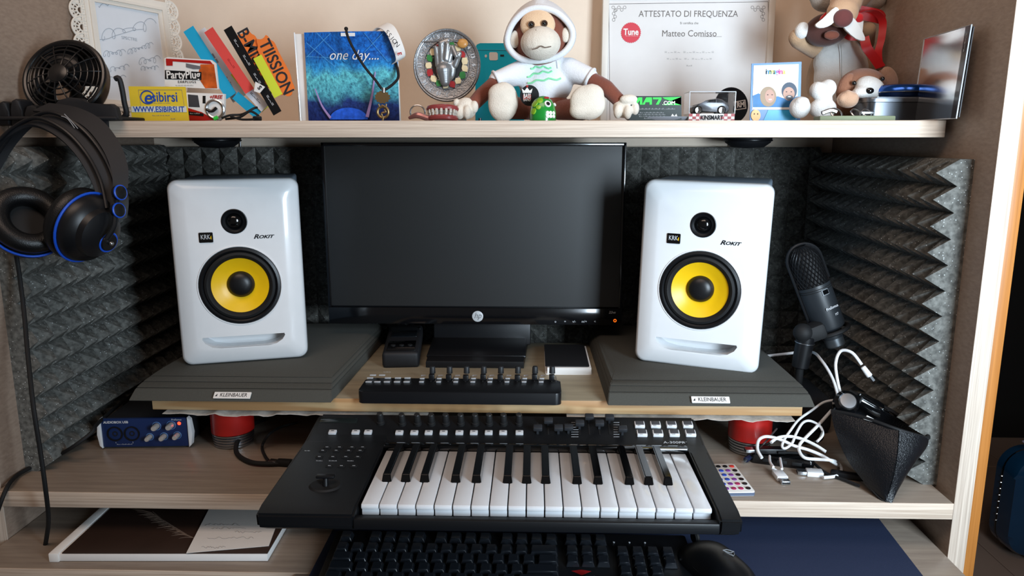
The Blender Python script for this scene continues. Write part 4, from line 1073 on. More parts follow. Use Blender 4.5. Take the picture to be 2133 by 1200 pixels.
G().tube([P(1755, 838, 1.03), P(1744, 790, 1.035), P(1741, 755, 1.04), P(1752, 731, 1.04), P(1775, 735, 1.03), P(1795, 760, 1.02)], 0.0022, 8).build('lead', M_wht, w2)
a, b = P(1797, 764, 1.02), P(1812, 784, 1.015)
G().cyl(a, b, 0.0036, 0.0042, n=16, bev=0.0008).build('plug_housing', M_wht, w2)
G().cyl(b, b + (b - a).normalized() * 0.008, 0.0026, n=4).build('metal_plug', M_steel, w2)
tag(G().tube([P(1595, 742, 1.18), P(1630, 738, 1.17), P(1688, 733, 1.15), P(1712, 752, 1.10), P(1735, 790, 1.07), P(1748, 835, 1.045)], 0.0022, 8).build('microphone_cable', M_wht), 'white cable passing behind the microphone stand down into the pouch', 'cable')
tag(Wt([(1587, 954), (1578, 937), (1580, 918), (1592, 910), (1609, 911), (1631, 918), (1655, 929), (1683, 937), (1710, 948), (1732, 961), (1746, 970)]).build('white_cable', M_wht), 'white cable coiled in a long flat loop reaching left to the red can', 'cable')
tag(Wt([(1606, 922), (1620, 912), (1644, 909), (1672, 915), (1700, 928), (1720, 941)]).build('white_cable', M_wht), 'short stretch of white cable arching above the long flat loop', 'cable')
tag(Wt([(1741, 833), (1716, 838), (1691, 855), (1664, 874), (1647, 896), (1636, 912), (1629, 929), (1636, 934), (1650, 923), (1658, 904), (1672, 881), (1688, 877), (1708, 888), (1714, 905), (1702, 920)], .0018).build('white_cable', M_wht), 'white cable falling steeply from the pouch mouth beside the pine board', 'cable')
for k_, pts_ in enumerate((((1603, 950), (1604, 962), (1611, 973)), ((1625, 955), (1627, 966), (1629, 977)))):
    G().tube([PZ(x, y, .0165) for x, y in pts_], .0018, 8).build('white_loop', M_wht, w1)
w3 = thing('usb_adapter', 'loose white usb plug lying alone at the front of the desk shelf', 'usb plug', PZ(1624, 1010, 0))
plug(FR(PZ(1624, 996, 0.0), (1, 0.05, 0), (0.05, -1, 0)), w3, M_wht)
G().tube([PZ(1623, 988, .005), PZ(1618, 980, .006), PZ(1608, 975, .008)], 0.0015, 6).build('lead', M_wht, w3)
hb = thing('usb_hub', 'black usb hub with oval ends lying under the white cables', 'usb hub', PZ(1630, 960, 0))
Fh = FR(PZ(1628, 965, 0.0), (1, -0.32, 0), (0.32, 1, 0))
G(Fh).prism(rrect(-0.043, -0.013, 0.043, 0.013, 0.006), Matrix.Translation((0, 0, 0.014)), 0.014, bev=0.002).build('housing', M_blkg, hb)
for k in range(3): G(Fh).box((-0.02 + 0.02 * k, -0.0125, 0.007), (0.013, 0.002, 0.005), bev=0.0004).build('port', M_rub, hb)
ub = thing('usb_cable', 'black usb cable with a large dark blue plug lying on top of the hub', 'cable', PZ(1640, 945, 0))
plug(FR(PZ(1602, 943, 0.016), (0, -1, 0), (-1, -0.05, 0)), ub, M_blk, 0.013, 0.045, 0.008)
G().tube([PZ(1620, 943, .02), PZ(1670, 945, .016), PZ(1690, 960, .008), PZ(1720, 985, .004), PZ(1760, 1000, .004), PZ(1790, 1012, .004)], 0.0020, 8).build('lead', M_rub, ub)
ud = thing('usb_cable', 'slim dark cable with a small slanted silver tipped plug by the right can', 'cable', PZ(1560, 955, 0))
G().tube([PZ(1567, 945, .006), P(1590, 925, 1.00), P(1618, 893, 1.02)], 0.0013, 6).build('lead', mat('bronze_lead', '#3b3636', 0.5), ud)
a, b = PZ(1569, 946, 0.007), PZ(1554, 958, 0.005)
G().tube([a, b], [0.0036, 0.0042], 8, sub=0).build('plug_housing', mat('navy_plug', '#1b2340', 0.4), ud)
G().tube([b, b + (b - a).normalized() * 0.008], 0.0024, 4, sub=0).build('metal_plug', M_steel, ud)
kf = thing('pocket_tool', 'dark flat pocket tool with a silver end at the foot of the pouch', 'tool', PZ(1780, 1000, 0))
Ft = FR(PZ(1783, 1000, 0), (1, -0.40, 0), (0.4, 1, 0))
G(Ft).box((-0.008, 0, 0.005), (0.050, 0.011, 0.009), bev=0.003).build('handle', M_blk, kf)
G(Ft).box((0.021, 0, 0.0052), (0.012, 0.0115, 0.0095), bev=0.002).build('silver_end', M_steel, kf)
# dark bits behind the cables: camera case and power supply
tag(G().box((0.425, 1.19, 0.030), (0.10, 0.12, 0.060), bev=0.012, seg=3).build('fabric_case', mat('dark_fabric', '#16181d', 0.85, bump=.5, bscale=800)), 'small black fabric case behind the white cables under the microphone', 'case')
tag(G().tube([PZ(1640, 925, .004), PZ(1690, 890, .004), P(1712, 890, 1.03), P(1705, 915, 1.0), PZ(1680, 925, .004)], 0.0011, 6).build('thin_wire', mat('grey_wire', '#6a6a66', 0.5)), 'thin grey wire loop behind the white cables', 'cable')

# infrared remote
rm = thing('remote_control', 'thin white remote control with coloured buttons tucked beside the MIDI keyboard', 'remote control', PZ(1530, 1005, 0))
Frm = FR(PZ(1518, 1003, 0), (0.97, 0.06, 0), (-0.06, 1, 0))
bdr = G(Frm).prism(rrect(-0.022, -0.043, 0.021, 0.043, 0.003), Matrix.Translation((0, 0, 0.006)), 0.006, bev=0.0008).build('body', M_whtm, rm)
G(Frm).prism(rrect(-0.0222, -0.0432, 0.0212, 0.0432, 0.003), Matrix.Translation((0, 0, 0.0045)), 0.0042).build('back_shell', mat('blue_grey', '#59647a', 0.5), rm)
cols = {'r': mat('btn_red', '#c7362c', .5), 'b': mat('btn_blue', '#2f4aa8', .5), 'p': mat('btn_purple', '#7a3b8e', .5), 'k': M_blk, 'm': mat('btn_magenta', '#a8305f', .5)}
lay = ['kkkr', 'rbpk', 'rbpk', 'bbpk', 'bpmk', 'pmmk']
for j, rw in enumerate(lay):
    for i, ch in enumerate(rw):
        G(Frm).lathe([(0.0034, 0), (0.0034, 0.0008), (0.0028, 0.0013), (0, 0.0014)], (-0.014 + 0.0096 * i, 0.034 - 0.0135 * j, 0.006), (0, 0, 1), 16).build('remote_button', cols[ch], bdr)
# dark blue ribbed case on the floor of the passage
cs = thing('carry_case', 'glossy dark blue carry case with ribbed edge on the tiled floor at the far right', 'case', (1.60, 2.15, ZF))
Fc = FR((1.375, 2.05, -0.735), (1, 0, 0), (0, 0, 1))
M_teal = mat('deep_blue', '#0f3856', 0.22, coat=.4, var=0.2, vscale=8)
G(Fc).prism(rrect(0, 0, 0.42, 0.315, 0.07, 8), Matrix.Translation((0, 0, 0.03)), 0.09, bev=0.02).build('shell', M_teal, cs)
sh = G(Fc).tube([(x, y, -0.030) for x, y in rrect(0.004, 0.004, 0.416, 0.311, 0.068, 8)], 0.006, 8, True, sub=0).build('edge_piping', M_blkg, cs)
g = None
for k in range(8):
    c = Fc @ Vector((-0.001, 0.09 + 0.02 * k, -0.030))
    if g is None: g = G().ball(c, (0.004, 0.004, 0.003), seg=8).build('edge_stud', M_chrome, cs, origin=c)
    else: dup(g, c)
G(Fc).tube([(0.025, 0.250, 0.034), (0.05, 0.285, 0.036), (0.085, 0.300, 0.036)], 0.003, 6).build('bright_edge', M_steel, cs)
hn = thing('snips', 'pale lilac handled snips lying on top of the dark blue case', 'tool', (1.45, 2.10, -0.415))
M_lil = mat('lilac_plastic', '#a79fb4', 0.4)
G(Fc).tube([(0.005, 0.362, 0.03), (0.045, 0.345, 0.03), (0.09, 0.325, 0.03)], [0.003, 0.006, 0.007], 8).build('blade', M_lil, hn)
G(Fc).torus((0.105, 0.345, 0.03), (0, 0, 1), 0.030, 0.006, n=28, sy=.6).build('handle_loop', M_lil, hn)
# ================================================================ UPPER SHELF: things from left to right
def flat(name, label, cat, poly, Y, th, m, group=None, parent=None, lean=0.0, onshelf=True):
    """a card standing at depth Y; poly in photo pixels, thickness th"""
    pts = [P(x, y, Y) for x, y in poly]
    z0 = min(p.z for p in pts); dz = (SHZ - z0) if onshelf else 0
    if onshelf and abs(dz) > 0.02: dz = 0
    o = Vector((sum(p.x for p in pts) / len(pts), Y, z0 + dz))
    F = FR(o, (1, 0, 0), (0, lean, 1))
    g = G(); g.prism([(p.x - o.x, p.z - z0) for p in pts], F, th)
    ob = g.build(name, m, parent, origin=None if parent else o)
    if not parent: tag(ob, label, cat, group)
    ob['_F'] = 0
    del ob['_F']
    def fr(px, py, h=0.0004):
        p = P(px, py, Y); return F @ Matrix.Translation((p.x - o.x, p.z - z0, h))
    return ob, fr
def rot2(fr, a): return fr @ Matrix.Rotation(a, 4, 'Z')

# ---- desk fan
FY = 1.045
fa = thing('desk_fan', 'small black round desk fan in a bracket at the left end of the upper shelf', 'fan', (P(135, 200, FY).x, FY, SHZ))
fc = P(135, 163, FY); fax = Vector((0.02, -0.92, 0.36)).normalized(); fr_ = 82 * S(FY)
mfr = FR(fc, (1, 0, 0), Vector((0, 0.36, 0.92)))
M_fan = mat('fan_black', '#0c0d0f', 0.25, spec=.6)
G().torus(fc, fax, fr_ * 0.97, 0.0042, n=60, k=10, sx=1.02).build('rim', M_fan, fa)
G().lathe([(fr_ * 0.97, 0.0), (fr_ * .98, -0.018), (fr_ * .85, -0.030), (fr_ * .60, -0.034), (fr_ * .60, -0.030), (fr_ * .84, -0.026), (fr_ * .95, -0.016), (fr_ * .94, 0.0)], fc, fax, 56).build('rear_shroud', M_fan, fa)
g = G(mfr)
for r, dz in ((.24, .015), (.40, .0135), (.54, .0115), (.68, .009), (.81, .006), (.90, .003)):
    g.torus((0, 0, dz), (0, 0, 1), fr_ * r, 0.0011, n=48, k=6)
for k in range(14):
    a = 2 * pi * k / 14
    g.tube([(fr_ * rr * cos(a + tw), fr_ * rr * sin(a + tw), dz) for rr, dz, tw in ((.2, .0155, 0), (.45, .013, .10), (.7, .0088, .16), (.95, .0015, .18))], 0.0011, 6, sub=3)
g.build('front_grille', M_fan, fa)
G(mfr).lathe([(fr_ * .24, 0.012), (fr_ * .23, 0.0165), (fr_ * .12, 0.018), (0, 0.0182)], (0, 0, 0), (0, 0, 1), 32).build('hub_cap', M_fan, fa)
bl0 = None
for k in range(4):
    a0 = 2 * pi * k / 4 + .4; rows = []
    for j in range(7):
        rr = fr_ * (.22 + .62 * j / 6); rows.append([(rr * cos(a0 + s2 * (.55 - .02 * j)), rr * sin(a0 + s2 * (.55 - .02 * j)), -0.010 + 0.009 * s2) for s2 in (-1, -.5, 0, .5, 1)])
    G(mfr).sheet(rows, 0.0012).build('fan_blade', M_fan, fa)
G(mfr).cyl((0, 0, -0.03), (0, 0, 0.006), fr_ * .2, n=24).build('motor', M_fan, fa)
for px, sg in ((57, -1), (233, 1)):
    xx = P(px, 0, FY).x
    G().tube([(xx - sg * 0.006, FY, fc.z - 0.001), (xx, FY, fc.z - 0.002), (xx + sg * 0.001, FY + 0.004, fc.z - 0.03), (xx - sg * 0.004, FY + 0.01, SHZ + 0.006), (fc.x + sg * .03, FY + 0.012, SHZ + 0.003)], [0.0038, .0036, .0036, .0040, .0036], 8, sub=5).build('bracket_arm', M_blkm, fa)
G().box((fc.x, FY + 0.012, SHZ + 0.003), (0.10, 0.055, 0.006), bev=0.003).build('base', M_blkm, fa)

# ---- lace photo frame
LY = 1.25
M_lace = mat('lace_white', '#e9e4da', 0.55)
lf = thing('lace_picture', 'white lace edged picture with a signed sheet behind the desk fan', 'picture', (P(270, 245, LY).x, LY, SHZ))
la = Vector((-0.652, 1.245, SHZ + 0.001)); lx = Vector((0.105, 0.185, -0.006)); nm_ = Vector((lx.y, -lx.x, 0)).normalized()
lean = Vector((0, 0, 1)) - nm_ * 0.10; FL = FR(la, lx, lean); sl_ = S(LY)
def lp(px, py):                       # photo px to frame coordinates
    p = PP(px, py, la, FL.to_3x3().col[2]); q = FL.inverted() @ p; return q.x, q.y
# main moulding: outer rect and inner opening
ix0, iy1 = lp(197, 3); ix1, _ = lp(328, 6); iy0 = 0.036
def ringprism(g, o, i, d):
    (a0, b0, a1, b1), (c0, d0, c1, d1) = o, i
    g.prism([(a0, b0), (a1, b0), (a1, d0), (a0, d0)], FL, d); g.prism([(a0, d1), (a1, d1), (a1, b1), (a0, b1)], FL, d)
    g.prism([(a0, d0), (c0, d0), (c0, d1), (a0, d1)], FL, d); g.prism([(c1, d0), (a1, d0), (a1, d1), (c1, d1)], FL, d)
W1 = 0.0165
g = G(); ringprism(g, (ix0 - W1, iy0 - W1, ix1 + W1, iy1 + W1 + .004), (ix0, iy0, ix1, iy1), 0.008)
g.build('moulding', M_lace, lf)
g = G(); FL0 = FL; FL = FL0 @ Matrix.Translation((0, 0, 0.003)); ringprism(g, (ix0 - W1 * .62, iy0 - W1 * .62, ix1 + W1 * .62, iy1 + W1 * .62), (ix0 - W1 * .36, iy0 - W1 * .36, ix1 + W1 * .36, iy1 + W1 * .36), 0.004); FL = FL0
g.build('inner_bead', M_lace, lf)
pg_ = lab(G(FL).box(((ix0 + ix1) / 2, (iy0 + iy1) / 2, -0.004), (ix1 - ix0 + .004, iy1 - iy0 + .004, 0.001)).build('signed_sheet', mat('sheet_white', '#dfe6ee', 0.55), lf), 'white sheet with pencil signatures')
rng = random.Random(11); g = G()
def scrib(g, px0, py0, px1, py1, amp, n, r=0.00035, loops=6):
    pts = []
    for i in range(n):
        t = i / (n - 1); a = t * loops * 2 * pi
        x, y = px0 + (px1 - px0) * t + amp * 0.6 * cos(a), py0 + (py1 - py0) * t + amp * sin(a) * (0.6 + 0.4 * sin(t * 9))
        u, v = lp(x, y); pts.append(FL @ Vector((u, v, -0.0030)))
    g.tube(pts, r, 4, sub=2)
scrib(g, 212, 75, 320, 48, 13, 60, loops=5); scrib(g, 205, 82, 300, 60, 3, 20, loops=1)
scrib(g, 218, 112, 260, 108, 7, 36, loops=5); scrib(g, 268, 108, 318, 92, 6, 40, loops=7)
scrib(g, 292, 128, 332, 122, 8, 30, loops=4); scrib(g, 295, 142, 330, 140, 5, 24, loops=5)
scrib(g, 230, 145, 268, 138, 6, 30, loops=4); scrib(g, 225, 165, 262, 160, 5, 26, loops=3); scrib(g, 205, 12, 258, 6, 4, 24, loops=3)
g.build('pencil_writing', mat('pencil_grey', '#a9b0ba', 0.8), pg_)
text('SPECTRE', FL @ Matrix.Translation((lp(272, 80)[0], lp(272, 80)[1], -0.0032)), 0.007, mat('pencil_grey', '#888888', 0.8), pg_)
# lace scallops
def scallop(name_first=[None]):
    g = G(); R0 = 0.0155
    g.tube([(R0 * cos(a), R0 * sin(a), -0.003) for a in [pi * k / 14 for k in range(15)]], 0.0017, 6, sub=0)
    g.tube([(R0 * .36 * cos(a), R0 * .36 * sin(a), -0.003) for a in [pi * k / 8 for k in range(9)]], 0.0014, 6, sub=0)
    for k in range(6):
        a = pi * (k + .5) / 6; g.tube([(R0 * .36 * cos(a), R0 * .36 * sin(a), -0.003), (R0 * cos(a), R0 * sin(a), -0.003)], 0.0011, 5, sub=0)
        b = a + pi / 12 if k < 5 else a
        g.torus((R0 * .80 * cos(b), R0 * .80 * sin(b), -0.003), (0, 0, 1), R0 * .13, 0.0009, n=10, k=5)
    g.box((0, -0.003, -0.003), (2 * R0, 0.006, 0.0024))
    for k in range(4): g.torus(((k - 1.5) * R0 * .48, -0.003, -0.002), (0, 0, 1), R0 * .15, 0.0010, n=10, k=5)
    return g
base = None
def put(u, v, ang):
    global base
    M = FL @ Matrix.Translation((u, v, 0)) @ Matrix.Rotation(ang, 4, 'Z') @ Matrix.Scale(1.06, 4)
    if base is None:
        base = scallop().build('lace_scallop', M_lace, lf, origin=(0, 0, 0)); base.matrix_basis = Matrix.Translation(-POS[lf.name]) @ M; c = base
    else:
        c = base.copy(); COL.objects.link(c); c.matrix_basis = Matrix.Translation(-POS[lf.name]) @ M
ex0, ex1 = ix0 - W1 - 0.006, ix1 + W1 + 0.006
y = iy0 + 0.006
while y < iy1 + 0.02:
    put(ex0, y, pi / 2); put(ex1, y, -pi / 2); y += 0.0255
x = ix0 + 0.002
while x < ix1 + 0.02:
    put(x, iy0 - W1 - 0.001, pi); x += 0.0255
g = G(FL)
for i in range(7):
    u = ix0 - 0.01 + i * (ix1 - ix0 + 0.02) / 6; g.torus((u, iy0 - W1 - 0.0005, -0.003), (0, 0, 1), 0.0042, 0.0012, n=14, k=5)
g.build('lower_lace', M_lace, lf)

# ---- packets and card
CY = 1.075
M_yc = mat('card_yellow', '#e2c434', 0.5); M_bl = mat('print_blue', '#1f49a8', 0.5)
yc, f = flat('business_card', 'yellow business card with blue lettering standing in front of the earplug packets', 'card', ((267, 175), (386, 176), (394, 249), (275, 249)), CY, 0.0004, M_yc)
text('sibirsi', f(343, 198), 0.0195, M_bl, yc, bold=0.0002, sx=.82); text('e', f(307, 199), 0.025, M_bl, yc, shear=.2, bold=0.0004)
G(f(307, 198)).torus((0, 0, 0), (0, 0, 1), 0.0088, 0.0009, n=30, k=4, sx=1.1).build('print_ring', M_bl, yc)
G(f(328, 207)).tube([(-0.026, 0.016, 0), (0.036, 0.016, 0), (0.038, -0.008, 0), (-0.024, -0.009, 0)], 0.0002, 4, True, sub=0).build('print_border', M_bl, yc)
g = G(f(331, 223, 0.0005)); g.box((0, 0, 0), (0.079, 0.0082, 0.0003)); g.build('print_band', mat('print_pale', '#cfd4cf', .5), yc)
text('WWW.ESIBIRSI.IT', f(331, 223.5, 0.0008), 0.0107, M_bl, yc, sx=.88, bold=0.0002)
text('=- =~- -~=~- -~ ~-=-~', f(335, 210), 0.003, M_bl, yc); text('=-~ ~-=- = -=- =~-=', f(335, 236), 0.003, M_bl, yc); text('=-~=', f(360, 243), 0.003, M_bl, yc)
PY_ = 1.115
M_fire = mat('fire_print', '#c0561c', 0.45, var=0.9, vscale=75)
pk, f = flat('earplug_packet', 'white black and orange earplug packet hung upright behind the yellow card', 'packet', ((343, 121), (350, 119), (440, 125), (449, 132), (455, 186), (343, 180)), PY_, 0.004, M_whtm, onshelf=False)
def lay_(par, f, poly, h, m, name='print', cx=None):
    xs = [q[0] for q in poly]; ys = [q[1] for q in poly]; c = (sum(xs) / len(xs), sum(ys) / len(ys)); s = None
    F = f(c[0], c[1], h); 
    def loc(x, y): 
        v = F.inverted() @ f(x, y, h).to_translation(); return v.x, v.y
    return G().prism([loc(*q) for q in poly], F, 0.0003).build(name, m, par)
lay_(pk, f, ((346, 122), (438, 127), (444, 134), (346, 127)), 0.0006, M_red, 'red_strip')
lay_(pk, f, ((418, 134), (446, 134), (453, 184), (428, 184), (412, 160)), 0.0005, M_fire, 'concert_print')
lay_(pk, f, ((346, 127), (360, 128), (360, 137), (347, 137)), 0.0007, M_red, 'red_square')
lay_(pk, f, ((344, 146), (420, 150), (420, 167), (344, 165)), 0.0007, M_blk, 'black_band')
lay_(pk, f, ((388, 132), (418, 138), (418, 144), (403, 144), (388, 140)), 0.0008, mat('slot_grey', '#6a6b70', .6), 'hang_slot')
text('PartyPlug', f(382, 156.5, .001), 0.0155, M_whtm, pk, sx=.86, bold=.0003)
text('EARPLUGS', f(390, 171, .0008), 0.0050, M_ink, pk, sp=1.2); text('=-~=~-= ~=~-=-~=~-', f(385, 178, .0008), 0.003, M_ink, pk)
p2, f = flat('earplug_packet', 'white and red earplug packet with grey case picture, standing below the first packet', 'packet', ((386, 187), (467, 190), (466, 238), (456, 246), (395, 249), (388, 240)), 1.10, 0.006, M_whtm)
lay_(p2, f, ((391, 191), (412, 193), (416, 218), (393, 217)), 0.0005, mat('case_grey', '#3a3c42', .5), 'case_picture')
lay_(p2, f, ((391, 219), (420, 228), (440, 240), (456, 244), (395, 248)), 0.0005, M_red, 'red_wave')
lay_(p2, f, ((391, 226), (424, 231), (424, 237), (392, 234)), 0.0008, M_blk, 'black_band')
text('+FREE', f(449, 197, .0006), 0.0070, M_red, p2, shear=.3, bold=.0002); text('=-~ ~-=-~', f(406, 231, .001), 0.0035, M_whtm, p2)
lay_(p2, f, ((422, 194), (428, 194), (428, 210), (422, 210)), 0.0005, M_blk, 'earplug_picture')
G(f(449, 222, .002)).torus((0, 0, 0), (0, 0, 1), 0.0125, 0.0018, n=30, k=6).build('plug_ring', M_steel, p2)
G(f(443, 225, .003)).tube([(-0.008, 0.002, 0), (0, -0.001, 0), (0.007, 0.004, 0)], 0.0022, 6).build('earplug', M_blk, p2)

# ---- fanned wristbands (strips), tags
def band(label, a, b, wpx, Y, colm, txt=None, tm=None, name='wristband', tsz=.008, fold=0):
    (x0, y0), (x1, y1) = a, b; L = math.hypot(x1 - x0, y1 - y0); nx, ny = -(y1 - y0) / L * wpx / 2, (x1 - x0) / L * wpx / 2
    ob, f = flat(name, label, 'wristband', ((x0 + nx, y0 + ny), (x1 + nx, y1 + ny), (x1 - nx, y1 - ny), (x0 - nx, y0 - ny)), Y, 0.0006, colm, 'wristbands fanned out on the upper shelf', onshelf=False)
    ang = -math.atan2(y1 - y0, x1 - x0)
    if txt:
        for t, s_ in txt: text(s_, rot2(f(x0 + (x1 - x0) * t, y0 + (y1 - y0) * t, .0004), ang), tsz, tm, ob)
    return ob, f, ang
M_cy = mat('band_cyan', '#18a6d2', .5); M_rb = mat('band_red', '#dc4a44', .6); M_lime = mat('band_lime', '#d6e23a', .6); M_or = mat('tag_orange', '#ee7c34', .5)
M_bw = mat('band_white', '#dfe2ea', .7)
band('long cyan paper wristband leaning leftmost of the fanned wristbands', (392, 60), (482, 200), 24, 1.175, M_cy)
band('cyan wristband end sticking out at the bottom of the fan of wristbands', (490, 198), (538, 240), 19, 1.17, M_cy)
band('white printed paper strip between cyan and red wristbands', (412, 66), (500, 205), 34, 1.185, M_bw, [(.4, '||||| ||||'), (.75, '=-~=~-')], M_ink, 'paper_strip', .006)
band('salmon red wristband leaning in the middle of the fan', (434, 62), (520, 190), 21, 1.155, M_rb, [(.55, '=~-=')], mat('dark_red', '#a83030', .6))
band('white label end of the red wristband with small print', (512, 182), (552, 226), 20, 1.165, M_bw, [(.5, '=-~=~')], M_ink)
band('lime yellow wristband lying low behind the red one', (487, 150), (552, 228), 18, 1.18, M_lime)
band('lime yellow wristband crossing under the black one', (536, 118), (580, 200), 19, 1.172, M_lime)
band('black festival wristband with white lettering leaning over the lime ones', (474, 58), (578, 236), 19, 1.145, M_blk, [(.18, '=-~'), (.38, '=-~='), (.62, '=-~=~-'), (.85, '=-~=')], M_pale, tsz=.0085)
ob, f = flat('paper_clip_tag', 'small white tag printed with s attached to the black wristband', 'tag', ((532, 170), (552, 181), (541, 194), (529, 190)), 1.14, 0.0008, M_whtm, onshelf=False)
text('S', rot2(f(541, 183, .0006), -.9), 0.009, M_ink, ob, bold=.0003)
def cloud(label, cen, txt, ang, Y):
    pts = []; L, H = 62 * S(Y), 20 * S(Y)
    n = 60
    for i in range(n):
        a = 2 * pi * i / n; r = 1 + 0.045 * cos(9 * a)
        ca, sa = cos(a), sin(a); pts.append((L * r * math.copysign(abs(ca) ** .6, ca), H * r * math.copysign(abs(sa) ** .6, sa)))
    c = P(cen[0], cen[1], Y); F = FR(c, (1, 0, 0), (0, 0, 1)) @ Matrix.Rotation(ang, 4, 'Z')
    ob = tag(G().prism(pts, F, 0.0015).build('logo_tag', M_or), label, 'tag', 'orange cloud shaped tags')
    text(txt, F @ Matrix.Translation((0.002, 0, .0004)), 0.026, M_ink, ob, bold=.0004, sx=.86)
cloud('orange cloud shaped tag behind the black wristband, partly covered', (537, 125), 'B-MISSION', radians(-63), 1.19)
cloud('orange cloud shaped tag to the right of the black wristband', (574, 138), 'TIISSION', radians(-66), 1.185)
ws = thing('green_cord', 'black cord tangle with a bright green tip in front of the wristbands', 'cord', P(500, 245, 1.06))
G().tube([P(462, 246, 1.06), P(480, 240, 1.06), P(505, 238, 1.07), P(528, 226, 1.08), P(536, 224, 1.08)], 0.0016, 6).build('cord', M_rub, ws)
G().tube([P(470, 248, 1.065), P(500, 244, 1.06), P(522, 232, 1.06), P(540, 246, 1.06), P(505, 249, 1.055), P(480, 242, 1.055)], 0.0016, 6).build('cord', M_rub, ws)
G().box(P(536, 247, 1.06), (0.012, 0.006, 0.007), bev=.002).build('clasp', M_blk, ws)
G().tube([P(446, 248, 1.055), P(453, 244, 1.055)], 0.0026, 8, sub=0).build('green_tip', mat('neon_green', '#38d848', .5), ws)

# ---- "one day" leaflet
OY = 1.20
od = thing('folded_leaflet', 'folded leaflet with blue concert picture reading one day, standing left of the necklace', 'leaflet', (P(725, 245, OY).x, OY, SHZ))
zt = P(700, 66, OY).z
def LF(px, Yx=OY): return P(px, 150, Yx).x
grid = [[(LF(636 + (829 - 636) * i / 16) , OY + 0.004 * (1 - i / 16) ** 2 - 0.003 * sin(pi * i / 16) * (j / 6), SHZ + 0.0005 + (zt - SHZ) * j / 6 - 0.001 * (1 - i / 16)) for i in range(17)] for j in range(7)]
# printed front: deep blue sky, pale crowd in the middle, all flat print
mp_ = bpy.data.materials.new('concert_print'); mp_.use_nodes = True; nt_1 = mp_.node_tree; bb = nt_1.nodes['Principled BSDF']; bb.inputs['Roughness'].default_value = .35
tc = nt_1.nodes.new('ShaderNodeTexCoord'); sep = nt_1.nodes.new('ShaderNodeSeparateXYZ'); nt_1.links.new(tc.outputs['Generated'], sep.inputs[0])
n1 = nt_1.nodes.new('ShaderNodeTexNoise'); n1.inputs['Scale'].default_value = 22; n1.inputs['Detail'].default_value = 8; n1.inputs['Roughness'].default_value = .8; nt_1.links.new(tc.outputs['Generated'], n1.inputs['Vector'])
n2 = nt_1.nodes.new('ShaderNodeTexNoise'); n2.inputs['Scale'].default_value = 3.2; n2.inputs['Detail'].default_value = 4; nt_1.links.new(tc.outputs['Generated'], n2.inputs['Vector'])
ad = nt_1.nodes.new('ShaderNodeMath'); ad.operation = 'MULTIPLY_ADD'; ad.inputs[1].default_value = .30; nt_1.links.new(n2.outputs['Fac'], ad.inputs[0]); nt_1.links.new(sep.outputs['Z'], ad.inputs[2])
cr = nt_1.nodes.new('ShaderNodeValToRGB'); nt_1.links.new(ad.outputs[0], cr.inputs[0])
cr.color_ramp.elements[0].position = .15; cr.color_ramp.elements[0].color = lin('#10205c'); cr.color_ramp.elements[1].position = 1.05 if False else 1.0; cr.color_ramp.elements[1].color = lin('#1560b8')
for ps, cl in ((.36, '#1f3674'), (.46, '#4a9ab0'), (.68, '#5ab4c4'), (.78, '#2a86c8'), (.9, '#1b5cb0')):
    e = cr.color_ramp.elements.new(ps); e.color = lin(cl)
mm = nt_1.nodes.new('ShaderNodeMixRGB'); mm.blend_type = 'MULTIPLY'; mm.inputs[0].default_value = .85
r2 = nt_1.nodes.new('ShaderNodeValToRGB'); r2.color_ramp.elements[0].position = .36; r2.color_ramp.elements[0].color = (.10, .14, .26, 1); r2.color_ramp.elements[1].position = .64; r2.color_ramp.elements[1].color = (2.1, 2.0, 1.8, 1)
nt_1.links.new(n1.outputs['Fac'], r2.inputs[0]); nt_1.links.new(cr.outputs[0], mm.inputs[1]); nt_1.links.new(r2.outputs[0], mm.inputs[2]); nt_1.links.new(mm.outputs[0], bb.inputs['Base Color'])
fp = G().sheet(grid, 0.0006).build('front_picture', mp_, od)
xa, xb = LF(622), LF(829)
G().prism([(LF(612) , 0), (LF(830), 0), (LF(826), zt - SHZ - .002), (LF(614), zt - SHZ - .002)], FR((0, OY + 0.012, SHZ + 0.0005)), 0.0006).build('back_leaf', M_whtm, od)
for px in (618, 828): G().tube([(LF(px), OY + 0.008, SHZ + .001), (LF(px - (4 if px < 700 else 1)), OY + .008, zt)], 0.0011, 6, sub=0).build('white_edge', M_wht, od)
def of(px, py, h=0.0042): p = P(px, py, OY); return FR((p.x, OY - h, p.z))
text('one day....', of(738, 116), 0.021, M_wht, fp, shear=.35, sx=.92)
g = G()
for (x0, y0), (x1, y1) in (((640, 90), (700, 140)), ((690, 70), (640, 120)), ((660, 68), (720, 130)), ((760, 70), (810, 130)), ((800, 68), (760, 110)), ((640, 118), (700, 122))):
    g.tube([of(x0, y0).to_translation(), of(x1, y1).to_translation()], 0.0003, 4, sub=0)
g.build('light_beams', mat('beam_blue', '#5fb2ec', .5), fp)
M_arm = mat('arm_lilac', '#a98fc8', .5)
G().tube([of(658, 185).to_translation(), of(672, 220).to_translation(), of(690, 246).to_translation()], [.0008, .0015, .0022], 6, flat=.3, up=(0, 1, 0)).build('raised_arm', M_arm, fp)
g = G(); g.tube([of(783, 150).to_translation(), of(776, 200).to_translation(), of(766, 244).to_translation()], [.0008, .0018, .003], 6, flat=.3, up=(0, 1, 0))
g.build('raised_arm', M_arm, fp)
G().prism(circ(0, 0, 0.030, 24, 0, pi, 0.018), of(728, 249), 0.0004).build('shiny_cap', mat('cap_blue', '#2a62dc', .3, var=.8, vscale=130), fp)
G().prism([(-.011, -.003), (.011, -.003), (.011, .002), (-.011, .002)], of(726, 72), 0.0004).build('bright_patch', M_wht, fp)

